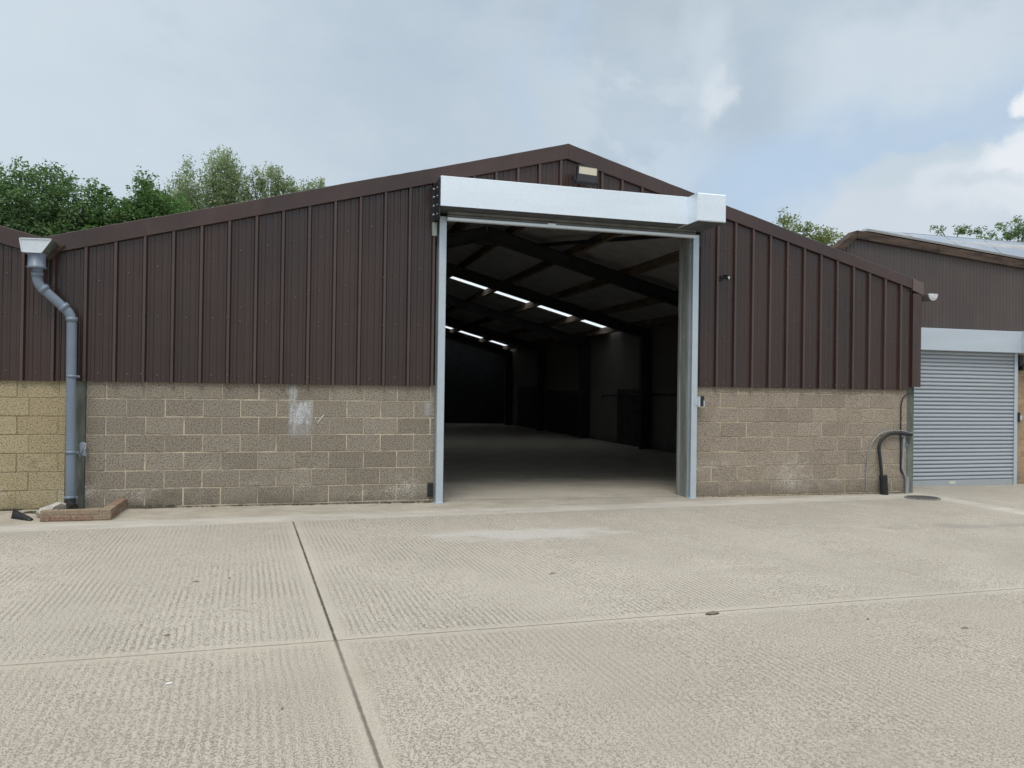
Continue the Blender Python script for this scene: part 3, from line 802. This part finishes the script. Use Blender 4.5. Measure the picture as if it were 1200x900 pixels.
c.build('valley_gutter', M['timber_fascia'], dp)
c = MB(); c.tube(arc_pts([(-2.49, -.2, .19), (-2.49, -.21, .12), (-2.43, -.30, .085)], .04), .060, 16); c.build('pipe_shoe', M['black'], dp)

# cloth scrap wedged behind the pipe
b = MB(); n = 7; vs = []
for j in range(n):
    for i in range(5):
        vs.append((-2.435 + .018 * i * 1.1 + random.uniform(-.006, .006), -.06 + .02 * math.sin(i * 2.1 + j) + random.uniform(-.012, .012), .86 - .028 * j + random.uniform(-.006, .006) - (.02 * (i - 2) ** 2 * .25)))
fs = [(j * 5 + i, j * 5 + i + 1, (j + 1) * 5 + i + 1, (j + 1) * 5 + i) for j in range(n - 1) for i in range(4)]
b.add(vs, fs, 0, .5, True)
o = b.build('cloth_scrap', M['cloth']); sm = o.modifiers.new('thick', 'SOLIDIFY'); sm.thickness = .008
tag(o, 'crumpled grey cloth scrap stuck on the column beside the drainpipe', 'cloth')

# ------------------------------------------------------------------ brick gully surround
b = MB(); z0 = gz(-2.3) + .006
bl, bh = .215, .062
def brickrow(x0, x1, y, z, off):
    x = x0
    w = off
    while x < x1 - .02:
        xe = min(x + w, x1)
        b.cbox(x + .004, xe - .004, y + random.uniform(-.006, .004), y + .10, z, z + bh - .008, .005, 0, random.random()); x = xe; w = bl
brickrow(-2.62, -1.90, -.95, z0, .10); brickrow(-2.62, -1.90, -.945, z0 + bh, .18)
b.box(-2.615, -1.905, -.938, -.855, z0 - .01, z0 + 2 * bh - .012, 1)
for lev in range(2):
    y = -.84
    while y < -.03:
        ye = min(y + (bl if lev else .17 if y < -.83 else bl), -.01)
        b.box(-2.002, -1.902 + random.uniform(-.004, .004), y + .004, ye - .004, z0 + lev * bh, z0 + (lev + 1) * bh - .008, 0, random.random()); y = ye
b.box(-1.995, -1.908, -.84, -.012, z0 - .01, z0 + 2 * bh - .012, 1)
o = b.build('brick_gully_surround', [M['brick'], M['mortar_r']], None, attr=True)
tag(o, 'low two course red brick surround on the ground at the foot of the drainpipe', 'brick surround')

def lump(name, c, r, mat, seed, sub=2, rough=.3, flat=1.):
    bm = bmesh.new(); bmesh.ops.create_icosphere(bm, subdivisions=sub, radius=1)
    rr = random.Random(seed)
    for v in bm.verts:
        k = 1 + rr.uniform(-rough, rough)
        v.co = Vector((v.co.x * r[0] * k, v.co.y * r[1] * k, v.co.z * r[2] * k * flat))
    me = bpy.data.meshes.new(name); bm.to_mesh(me); bm.free(); me.materials.append(mat)
    o = bpy.data.objects.new(name, me); COL.objects.link(o); o.location = c
    return o
o = lump('broken_stone', (-2.62, -.55, .115), (.15, .11, .055), M['stone'], 4); o.rotation_euler = (0, rad(-18), rad(15))
tag(o, 'pale broken stone lying inside the brick surround left of the drainpipe', 'stone')

# black plastic shard
b = MB(); vs = []; n = 9
for i in range(n):
    t = i / (n - 1); x = -2.985 + .25 * t; h = .095 * (1 - t) ** .7 + .006
    yy = -.66 - .22 * t
    vs += [(x, yy, gz(x) + .006), (x + .01, yy + .05 - .03 * t, gz(x) + .006 + h), (x + .02, yy + .12 - .05 * t, gz(x) + .006 + h * .7)]
fs = []
for i in range(n - 1):
    for j in range(2): fs.append((3 * i + j, 3 * i + j + 3, 3 * i + j + 4, 3 * i + j + 1))
b.add(vs, fs, 0, .5, True)
o = b.build('plastic_shard', M['black']); sm = o.modifiers.new('thick', 'SOLIDIFY'); sm.thickness = .012
tag(o, 'curved black plastic shard lying on the pale concrete at lower left', 'plastic scrap')

# ------------------------------------------------------------------ floodlight, camera, cables, manhole
fl = empty('floodlight', (4.0, -.07, 4.55))
tag(fl, 'black rectangular floodlight fixed under the roof peak above the door', 'floodlight')
cx, cy, cz, tl_ = 4.03, -.30, 4.62, rad(-12)
def fb(x, y, z):
    # local (right, outward, up) to world with downward tilt
    c_, s_ = math.cos(tl_), math.sin(tl_)
    yy = -y * c_ - z * s_; zz = -y * s_ * -1 * -1 + z * c_
    a_ = rad(9); x, zz = x * math.cos(a_) + zz * math.sin(a_) * .9, zz * math.cos(a_) - x * math.sin(a_) * .35
    return (cx + x, cy + yy, cz + zz)
def fbox(b, x0, x1, y0, y1, z0, z1, m=0):
    p = [fb(x0, y1, z0), fb(x1, y1, z0), fb(x1, y0, z0), fb(x0, y0, z0), fb(x0, y1, z1), fb(x1, y1, z1), fb(x1, y0, z1), fb(x0, y0, z1)]
    b.hexa(p, m)
b = MB()
fbox(b, -.155, .155, -.04, .03, -.125, .125)
for q in (((-.155, -.137), (-.125, .125)), ((.137, .155), (-.125, .125)), ((-.137, .137), (.107, .125)), ((-.137, .137), (-.125, -.012))):
    fbox(b, q[0][0], q[0][1], .0301, .042, q[1][0], q[1][1])
for i in range(7): fbox(b, -.13 + i * .04, -.122 + i * .04, -.075, -.04, -.09, .09)
b.build('lamp_body', M['black'], fl)
b = MB(); fbox(b, -.137, .137, .0301, .036, -.012, .107); b.build('lens', M['lens'], fl)
b = MB()
for s in (-1, 1):
    b.beam((cx + .17 * s, cy, cz - .02), (cx + .17 * s, cy + .02, cz - .19), .012, .03, (0, 1, 0))
    b.beam((cx + .17 * s, cy + .02, cz - .185), (cx + .17 * s, -.04, cz - .185), .012, .03)
b.box(cx - .19, cx + .19, -.075, -.062, cz - .215, cz - .165)
b.box(cx - .205, cx - .165, cy - .03, cy + .04, cz - .10, cz - .02)
b.build('bracket', M['black'], fl)

sc_ = empty('security_camera', (6.34, -.06, 3.31))
tag(sc_, 'tiny black and white security camera on the brown cladding right of the roller door', 'security camera')
b = MB(); b.tube([(6.315, -.04, 3.31), (6.315, -.07, 3.31)], .042, 14); b.tube([(6.315, -.07, 3.31), (6.33, -.10, 3.325)], .018, 10); b.build('mount', M['black'], sc_)
b = MB(); b.tube([(6.315, -.085, 3.325), (6.385, -.165, 3.305)], .027, 14); b.box(6.31, 6.395, -.175, -.09, 3.340, 3.346); b.build('body', M['black'], sc_)
b = MB(); b.tube([(6.385, -.166, 3.305), (6.392, -.174, 3.303)], .021, 14); b.build('lens', M['white'], sc_)

cd = empty('cable_conduit', (9.25, -.06, -.03))
tag(cd, 'bent black cable conduit rising from the ground at the right end of the block wall', 'conduit')
b = MB(); b.tube(arc_pts([(9.262, -.10, -.02), (9.235, -.08, .45), (9.205, -.055, .78), (9.37, -.05, .935), (9.58, -.05, .955), (9.86, -.05, .925)], .10), .026, 12)
b.build('black_cable', M['black_rub'], cd)
b = MB()
npt = 26; pts = [(9.292 - .03 * i / npt, -.105, -.045 + .32 * i / npt) for i in range(npt + 1)]
b.tube(pts, [.064 if i % 2 else .056 for i in range(npt + 1)], 16); b.build('ducting_sleeve', M['black_rub'], cd)
b = MB(); b.tube(arc_pts([(9.02, -.012, .02), (9.01, -.015, .25), (9.03, -.02, .55), (9.10, -.03, .80), (9.26, -.035, .955), (9.47, -.05, 1.0), (9.68, -.05, .99), (9.90, -.02, .945)], .06), .009, 8)
b.build('grey_cable', M['greycable'], cd)
gc = empty('wall_cable', (9.7, -.02, 0))
tag(gc, 'thin grey cable running down the block wall beside the corner column into a grey tube', 'cable')
b = MB(); b.tube(arc_pts([(9.86, -.02, 1.60), (9.72, -.02, 1.56), (9.67, -.02, 1.42), (9.675, -.02, .34), (9.79, -.03, .21)], .05), .010, 8); b.build('cable', M['black'], gc)
b = MB(); b.tube(arc_pts([(9.725, -.025, .90), (9.72, -.025, .62), (9.70, -.03, .36), (9.77, -.035, .22), (9.775, -.04, -.05)], .04), [.018] * 23, 10); b.tube([(9.785, -.045, .23), (9.775, -.045, -.06)], .031, 12); b.build('grey_tube', M['greycable'], gc)
b = MB(); b.tube([(9.69, -.03, .95), (9.69, -.03, .89)], .02, 8); b.tube([(9.71, -.03, .86), (9.80, -.03, .74)], .008, 6); b.build('cable_tie', simple('blue_tie', (.18, .30, .42), .5), gc)

mh = empty('manhole_cover', (9.575, -.60, gz(9.57)))
tag(mh, 'round dark iron manhole cover in the pale concrete near the right corner', 'manhole cover')
b = MB(); n = 40; z0 = gz(9.575) + .014
vs = [(9.575 + .235 * math.cos(2 * math.pi * i / n), -.60 + .215 * math.sin(2 * math.pi * i / n), z0) for i in range(n)]
b.add(vs, [tuple(range(n))])
b.build('lid', M['iron'], mh)
b = MB()
vs = []
for i in range(n):
    a = 2 * math.pi * i / n
    for r, z in ((1.0, z0 + .004), (1.12, z0 + .004), (1.14, z0 - .012)): vs.append((9.575 + .235 * r * math.cos(a), -.60 + .215 * r * math.sin(a), z))
b.add(vs, [(3 * i + j, 3 * i + j + 1, 3 * ((i + 1) % n) + j + 1, 3 * ((i + 1) % n) + j) for i in range(n) for j in range(2)])
b.build('frame_ring', simple('manhole_ring', (.20, .19, .175), .8, .1, .3, 20), mh)

# ------------------------------------------------------------------ litter on the yard
def leafy(x, y, L, W, rot, label, cat='leaf', name='fallen_leaf', mat='leaf_dry', h=.01):
    L *= .7; W *= .65
    b = MB(); n = 7; vs = []
    for i in range(n):
        t = i / (n - 1) * 2 - 1; w = W * math.sqrt(max(0.02, 1 - t * t)) * random.uniform(.8, 1.15)
        vs += [(t * L, -w, .003 + abs(random.gauss(0, h * .3))), (t * L, 0, h * (1 - t * t) + .004), (t * L, w, .003 + abs(random.gauss(0, h * .3)))]
    b.add(vs, [(3 * i + j, 3 * i + j + 3, 3 * i + j + 4, 3 * i + j + 1) for i in range(n - 1) for j in range(2)], 0, .5, True)
    o = b.build(name, M[mat]); o.location = (x, y, gz(x)); o.rotation_euler = (0, 0, rot)
    tag(o, label, cat, 'litter scattered on the concrete yard'); return o
leafy(2.93, -5.80, .085, .04, .1, 'flattened olive brown leaf clump on the yard just below the cross joint', mat='leaf_dry', h=.018)
leafy(-.668, -4.15, .045, .010, .2, 'thin dark twig on the ribbed concrete, furthest twig from the camera at left', 'twig', 'fallen_twig')
leafy(-.424, -4.07, .02, .012, .8, 'small dark speck of leaf just right of the far twig on the left slab', 'leaf')
leafy(-.69, -5.55, .03, .009, .3, 'short dark twig just behind the cross joint on the left slab', 'twig', 'fallen_twig')
leafy(-.88, -5.30, .014, .010, 1., 'tiny dark leaf crumb left of the short twig on the left slab', 'leaf')
leafy(4.46, -6.48, .04, .012, -.2, 'curled dry leaf alone on the right part of the nearest slab', 'leaf')
leafy(2.2, -4.41, .05, .008, .25, 'slim dark twig in the middle of the yard in front of the open door', 'twig', 'fallen_twig')
leafy(-.57, -6.4, .028, .012, .4, 'pale scrap of paper on the near left slab', 'paper', 'paper_scrap', 'white', .004)
leafy(0.0, -6.87, .012, .009, .4, 'tiny black crumb near the long dark joint at lower left', 'leaf')
leafy(3.95, -6.15, .02, .012, .9, 'small dark crumb of leaf right of the leaf clump on the near slab', 'leaf')

# dirt and moss line along the foot of the walls
b = MB()
def dirtline(xa, xb, ya, n, s):
    for _ in range(n):
        x = random.uniform(xa, xb); y = ya - abs(random.gauss(0, .018)); r = random.uniform(.4, 1) * s
        z = gz(x) + .006; k = 6
        ring = [(x + r * 1.6 * math.cos(2 * math.pi * i / k + x), y + r * .7 * math.sin(2 * math.pi * i / k + x), z) for i in range(k)]
        b.add(ring + [(x, y, z + r * .6)], [(i, (i + 1) % k, k) for i in range(k)], 0, .5, True)
dirtline(-7, -2.66, -.01, 110, .035); dirtline(-1.85, 1.9, -.01, 110, .022); dirtline(-1.85, -1.3, -.02, 40, .04); dirtline(5.95, 9.8, -.01, 80, .016); dirtline(-2.95, -2.66, -.25, 30, .04)
tag(b.build('moss_and_dirt', M['dirt']), kind='stuff')

# ------------------------------------------------------------------ trees
def tree(name, label, base, blobs, leafmat, nleaf, size, group, droop=.0, trunk_h=None, clump=.55, limbs=True, cat='tree', seed=1, shell=.75):
    rg = np.random.default_rng(seed); rr = random.Random(seed)
    t = empty(name, (base[0], base[1], 0)); tag(t, label, cat, group)
    bx, by = base
    top = max(c[2] + r[2] for c, r in blobs)
    wood = MB(); zt = trunk_h or top * .55
    path = [(bx, by, -.2), (bx + .1, by, zt * .35), (bx - .05, by + .1, zt * .7), (bx + .05, by, zt)]
    r0 = top * .018
    wood.tube(path, [r0 * 1.2, r0, r0 * .8, r0 * .6], 10)
    # clumps in the crown volume, biased to its shell
    vol = np.array([r[0] * r[1] * r[2] for c, r in blobs]); vol = vol ** .8; vol /= vol.sum()
    V = []; T = []
    per = 34; ncl = max(4, nleaf // per)
    for k in range(ncl):
        c, r = blobs[rg.choice(len(blobs), p=vol)]
        d = rg.normal(size=3); d /= np.linalg.norm(d)
        rho = 1 - abs(rg.normal(0, .30)) if rg.random() < shell else rg.random() ** .5
        rho = max(.1, min(1.12, rho))
        cc = np.array(c) + d * np.array(r) * rho
        if limbs and rr.random() < .10:
            s = Vector((bx, by, zt * rr.uniform(.6, 1.))); e = Vector(cc); mid = (s + e) / 2 + Vector((0, 0, .3))
            wood.tube([s, mid, e], [r0 * .35, r0 * .2, r0 * .06], 6)
        cs = clump * rg.uniform(.6, 1.25)
        p = cc + np.clip(rg.normal(size=(per, 3)), -1.5, 1.5) * cs * np.array([.52, .52, .40])
        if droop: p[:, 2] -= droop * rg.random(per) ** 1.5
        V.append(p); T.append(np.clip(rg.normal(.25 + .5 * rg.random(), .2, per), 0, 1))
    P = np.concatenate(V); T = np.concatenate(T); n = len(P)
    a = rg.normal(size=(n, 3)); a[:, 2] = a[:, 2] * .6 - (.7 if droop else .0); a /= np.linalg.norm(a, axis=1)[:, None]
    q = rg.normal(size=(n, 3)); bb = np.cross(a, q); bb /= np.linalg.norm(bb, axis=1)[:, None]
    s = size * rg.uniform(.6, 1.3, n)[:, None]
    w = .36 if droop else .52
    nn = np.cross(a, bb)
    v0 = P - a * s * .5; v1 = P + bb * s * w * .5 + nn * s * .06; v2 = P + a * s * .5; v3 = P - bb * s * w * .5 + nn * s * .06
    verts = np.stack([v0, v1, v2, v3], 1).reshape(-1, 3)
    me = bpy.data.meshes.new('crown'); me.vertices.add(4 * n); me.vertices.foreach_set('co', verts.ravel())
    me.loops.add(4 * n); me.loops.foreach_set('vertex_index', np.arange(4 * n, dtype=np.int32))
    me.polygons.add(n); me.polygons.foreach_set('loop_start', np.arange(0, 4 * n, 4, dtype=np.int32)); me.polygons.foreach_set('loop_total', np.full(n, 4, dtype=np.int32))
    me.materials.append(leafmat); me.update(calc_edges=True)
    at = me.attributes.new('tint', 'FLOAT', 'FACE'); at.data.foreach_set('value', T.astype(np.float32))
    o = bpy.data.objects.new('crown', me); COL.objects.link(o); o.parent = t; o.matrix_parent_inverse = Matrix.Translation(t.location).inverted()
    wood.build('trunk', M['bark'], t)
    return t
GL = 'trees behind the left warehouses'; GR = 'trees behind the right roofs'
tree('broadleaf_tree', 'broad dark green tree at the far left edge, standing behind the left warehouse', (-11.6, 28),
     [((-12.9, 27.5, 8.6), (2.4, 2., 2.2)), ((-10.7, 27, 8.9), (1.5, 1.8, 1.95)), ((-9.5, 27, 8.8), (1.3, 1.5, 2.0)), ((-8.6, 27, 7.8), (1.1, 1.5, 1.7)), ((-10.8, 27, 7.2), (3.8, 2, 1.5))],
     M['leaf_dark'], 46000, .15, GL, seed=3, clump=.42)
tree('broadleaf_tree', 'narrow small green tree just right of the broad dark one above the valley gutter', (-7.7, 26.5),
     [((-7.85, 26.5, 9.1), (.45, .6, 1.25)), ((-7.3, 26.5, 8.6), (.5, .6, .9)), ((-7.5, 26.5, 7.9), (1.1, 1., 1.1)), ((-7.4, 26.5, 6.8), (1.4, 1., 1.2))],
     M['leaf_mid'], 8000, .155, GL, seed=5, clump=.30)
tree('broadleaf_tree', 'bright green tree with a pointed leader between the dark trees and the birches', (-6.1, 27),
     [((-6.15, 27, 10.25), (.30, .4, .7)), ((-6.2, 27, 9.4), (.75, .8, .9)), ((-6.3, 27, 8.6), (1.35, 1.2, 1.1)), ((-5.2, 27, 9.1), (1.0, 1.1, .95)), ((-6, 27, 7.6), (1.9, 1.3, 1.1))],
     M['leaf_mid'], 18000, .155, GL, seed=8, clump=.36)
tree('birch_tree', 'slim pale weeping birch left of the tallest birch behind the long sloping verge', (-4.6, 29),
     [((-4.62, 29, 11.1), (.48, .6, 1.15)), ((-5.1, 29, 10.3), (.7, .8, 1.0)), ((-4.3, 29, 9.9), (1.0, 1., 1.2)), ((-4.6, 29, 9.0), (1.4, 1., 1.3))],
     M['leaf_birch'], 12000, .15, GL, droop=.7, seed=12, clump=.30)
tree('birch_tree', 'tallest pale green birch with a rounded top behind the long sloping verge', (-3.1, 29),
     [((-3.2, 29, 11.75), (.85, .8, 1.25)), ((-2.85, 29, 11.2), (.95, .9, 1.2)), ((-3.2, 29, 10.0), (1.3, 1., 1.3)), ((-2.3, 29, 9.9), (1.3, 1., 1.2)), ((-3, 29, 8.8), (1.8, 1.1, 1.2))],
     M['leaf_birch'], 20000, .15, GL, droop=.7, seed=14, clump=.30)
tree('birch_tree', 'open crowned pale birch with sky gaps, nearest to the roof peak', (-.9, 29),
     [((-.85, 29, 11.85), (.48, .5, .65)), ((-1.6, 29, 11.2), (.55, .6, .8)), ((-.2, 29, 11.3), (.6, .6, .6)), ((-.9, 29, 10.8), (.6, .6, .8)), ((.5, 29, 11.05), (.65, .6, .6)), ((1.25, 29, 11.2), (.50, .5, .62)), ((-.7, 29, 10.0), (1.5, .9, .9)), ((.9, 29, 10.3), (.9, .8, .8))],
     M['leaf_birch'], 11000, .145, GL, droop=.45, seed=17, clump=.24, shell=.5)
tree('broadleaf_tree', 'yellow green tree top showing above the right slope of the main roof', (29, 31),
     [((27.4, 31, 11.0), (.9, .9, .75)), ((28.9, 31, 11.55), (1.0, .9, 1.05)), ((30.4, 31, 11.0), (.8, .9, .95)), ((31.7, 31, 10.7), (.9, .9, .95)), ((29.3, 31, 9.6), (3.2, 1.4, 1.2)), ((26.7, 31, 10.9), (.6, .6, .6))],
     M['leaf_yel'], 10000, .17, GR, seed=21, clump=.34)
M['leaf_fresh'] = mk_leaf('fresh_green_leaf', (.06, .10, .045), (.13, .20, .085))
tree('broadleaf_tree', 'sparse leafy branch tips standing up alone behind the solar panels', (29, 18.5),
     [((28.05, 18.5, 8.95), (.30, .3, .30)), ((28.3, 18.5, 9.15), (.18, .2, .3)), ((29.3, 18.5, 9.1), (.50, .4, .45)), ((29.7, 18.5, 9.6), (.36, .4, .42)), ((30.1, 18.5, 9.2), (.4, .4, .35)), ((29.3, 18.5, 8.1), (1.6, .7, .5))],
     M['leaf_fresh'], 1100, .15, GR, droop=.06, seed=24, clump=.20, shell=.4, trunk_h=8.2)
tree('broadleaf_tree', 'darker leafy branches at the right edge of the photo behind the solar panels', (34.5, 20.5),
     [((33.0, 20.5, 9.3), (.6, .5, .42)), ((33.9, 20.5, 9.7), (.7, .5, .5)), ((34.9, 20.5, 9.95), (.8, .6, .6)), ((36.2, 20.5, 10.0), (.9, .7, .8)), ((34.5, 20.5, 8.6), (2.4, .9, .7))],
     M['leaf_fresh'], 4200, .16, GR, droop=.12, seed=27, clump=.24, shell=.5, trunk_h=8.)

# ------------------------------------------------------------------ world
W = bpy.data.worlds.new('World'); SC.world = W; W.use_nodes = True
wt = W.node_tree; wt.nodes.clear()
class WN(NT):
    def __init__(s): s.t = wt
w = WN()
wout = w.n('ShaderNodeOutputWorld'); bg = w.n('ShaderNodeBackground'); wt.links.new(bg.outputs[0], wout.inputs[0])
SUN_EL, SUN_AZ = rad(58), rad(205)      # azimuth clockwise from +y
sky = w.n('ShaderNodeTexSky', sky_type='NISHITA'); sky.sun_disc = False; sky.sun_elevation = SUN_EL; sky.sun_rotation = SUN_AZ; sky.dust_density = 3.
D = w.n('ShaderNodeTexCoord').outputs['Generated']
nw = w.n('ShaderNodeTexNoise'); nw.inputs['Scale'].default_value = 5.5; nw.inputs['Detail'].default_value = 7; nw.inputs['Roughness'].default_value = .6
wt.links.new(D, nw.inputs['Vector'])
off = w.n('ShaderNodeVectorMath', operation='SUBTRACT'); wt.links.new(nw.outputs['Color'], off.inputs[0]); off.inputs[1].default_value = (.5, .5, .5)
sc2 = w.n('ShaderNodeVectorMath', operation='SCALE'); wt.links.new(off.outputs[0], sc2.inputs[0]); sc2.inputs['Scale'].default_value = .16
dw = w.n('ShaderNodeVectorMath', operation='ADD'); wt.links.new(D, dw.inputs[0]); wt.links.new(sc2.outputs[0], dw.inputs[1])
def azel(v):
    x, y, z = w.xyz(v)
    nrm = w.math('SQRT', w.math('ADD', w.math('ADD', w.math('MULTIPLY', x, x), w.math('MULTIPLY', y, y)), w.math('MULTIPLY', z, z)))
    return w.math('MULTIPLY', w.math('ARCTAN2', x, y), 57.29578), w.math('MULTIPLY', w.math('ARCSINE', w.math('DIVIDE', z, nrm)), 57.29578)
AZ, EL = azel(dw.outputs[0]); AZ0, EL0 = azel(D)
soft = w.noise(D, 3.2, 6, .6, (1, 1, 2.2)); fine = w.noise(D, 11, 6, .62, (1, 1, 1.8))
col = w.mix(w.ramp(soft, .35, .68), (.470, .562, .650), (.540, .626, .705))
puff = w.noise(D, 4.6, 9, .62, (1, 1, 1.7), .25)
pm = w.math('MULTIPLY', w.ramp(puff, .475, .555), w.ramp(AZ0, 6, 26, 0., .75))
col = w.mix(pm, col, (.585, .670, .745))
def blob(col, az, el, ra, re, c, a, soft_=.6, warp=True):
    A, E_ = (AZ, EL) if warp else (AZ0, EL0)
    u = w.math('MULTIPLY', w.math('SUBTRACT', A, az), 1 / ra); v = w.math('MULTIPLY', w.math('SUBTRACT', E_, el), 1 / re)
    r = w.math('SQRT', w.math('ADD', w.math('MULTIPLY', u, u), w.math('MULTIPLY', v, v)))
    return w.mix(w.ramp(r, 1 - soft_, 1 + soft_, a, 0.), col, c)
# (azimuth, elevation, half sizes, colour, amount, softness) of the cloud masses of that sky
for B in [(-27, 17, 22, 22, (.66, .755, .825), .8, .95),
          (24, 25.5, 7, 2.4, (.43, .515, .58), .6, .8),
          (41, 16.3, 12.5, 3.6, (.475, .600, .755), .9, .65),
          (34.5, 13.4, 5.5, 3.4, (.47, .61, .775), .85, .6),
          (16.6, 20.5, 1.0, 2.2, (.465, .60, .77), .4, .8), (20, 24, 1.2, 2.2, (.465, .60, .77), .4, .8),
          (40, 20.5, 9., 2.5, (.62, .705, .775), .9, .6),
          (31.6, 20.4, 3.4, 3.0, (.43, .52, .61), .75, .75),
          (28.4, 22.5, 1.5, 3.2, (.61, .70, .77), .65, .6), (29.0, 20.6, .7, 1.1, (.76, .81, .85), .6, .9),
          (42.3, 11.5, 8., 3.2, (.62, .685, .755), .95, .30), (43.5, 14.2, 5., 1.2, (.56, .655, .72), .9, .35),
          (44.8, 12.6, 2.4, 1.5, (.70, .755, .81), .85, .45), (48.6, 13.2, 2.4, 2.2, (.83, .865, .90), .92, .32),
          (46.6, 12.6, 2.4, .6, (.55, .635, .70), .6, .7), (49.2, 17.0, 1.0, .7, (.90, .92, .94), .9, .4),
          (49, 11.0, 4., 1.2, (.72, .77, .82), .8, .4)]:
    col = blob(col, *B)
col = w.mix(w.ramp(fine, .4, .75, 0, .10), col, (.75, .80, .84))
col = w.mix(w.ramp(fine, .25, .45, .10, 0), col, (.36, .44, .52))
# brighter, whiter overcast towards the zenith, boosted to light the ground
zen = w.ramp(EL0, 28, 72, 1., 2.9)
zmix = w.ramp(EL0, 27, 60, 0., .8)
col = w.mix(zmix, col, (.645, .645, .63))
colz = w.n('ShaderNodeVectorMath', operation='SCALE'); wt.links.new(col, colz.inputs[0]); wt.links.new(w.math('MULTIPLY', zen, 10.), colz.inputs['Scale'])
mixed = w.mix(.92, sky.outputs[0], colz.outputs[0])
wt.links.new(mixed, bg.inputs[0]); bg.inputs[1].default_value = .1

sl = bpy.data.lights.new('sun', 'SUN'); sl.energy = 1.5; sl.angle = rad(24); sl.color = (1, .945, .875)
so = bpy.data.objects.new('sun', sl); COL.objects.link(so)
sd = Vector((math.sin(SUN_AZ) * math.cos(SUN_EL), math.cos(SUN_AZ) * math.cos(SUN_EL), math.sin(SUN_EL)))
so.rotation_euler = sd.to_track_quat('Z', 'Y').to_euler(); so.location = sd * 60

# ------------------------------------------------------------------ camera
th, ro, pit = rad(15.7), rad(.8), math.atan(6 / 936)
Fv0 = Vector((math.sin(th), math.cos(th), 0)); Rv = Vector((math.cos(th), -math.sin(th), 0)); Uv0 = Vector((0, 0, 1))
Fv = Fv0 * math.cos(pit) + Uv0 * math.sin(pit); Uv = Uv0 * math.cos(pit) - Fv0 * math.sin(pit)
cxv = Rv * math.cos(ro) + Uv * math.sin(ro); cyv = Uv * math.cos(ro) - Rv * math.sin(ro)
cam = bpy.data.cameras.new('camera'); co = bpy.data.objects.new('camera', cam); COL.objects.link(co)
mat = Matrix((cxv, cyv, -Fv)).transposed().to_4x4(); mat.translation = Vector((0, -10.88, 1.58))
co.matrix_world = mat
cam.sensor_width = 36; cam.lens = 936 / 1200 * 36; cam.clip_start = .05; cam.clip_end = 2000
SC.camera = co

SC.view_settings.view_transform = 'Standard'; SC.view_settings.look = 'None'
SC.view_settings.gamma = 1; SC.view_settings.exposure = .08; SC.view_settings.use_curve_mapping = False
SC.cycles.max_bounces = 8; SC.cycles.diffuse_bounces = 5; SC.cycles.transparent_max_bounces = 12
SC.cycles.use_denoising = True
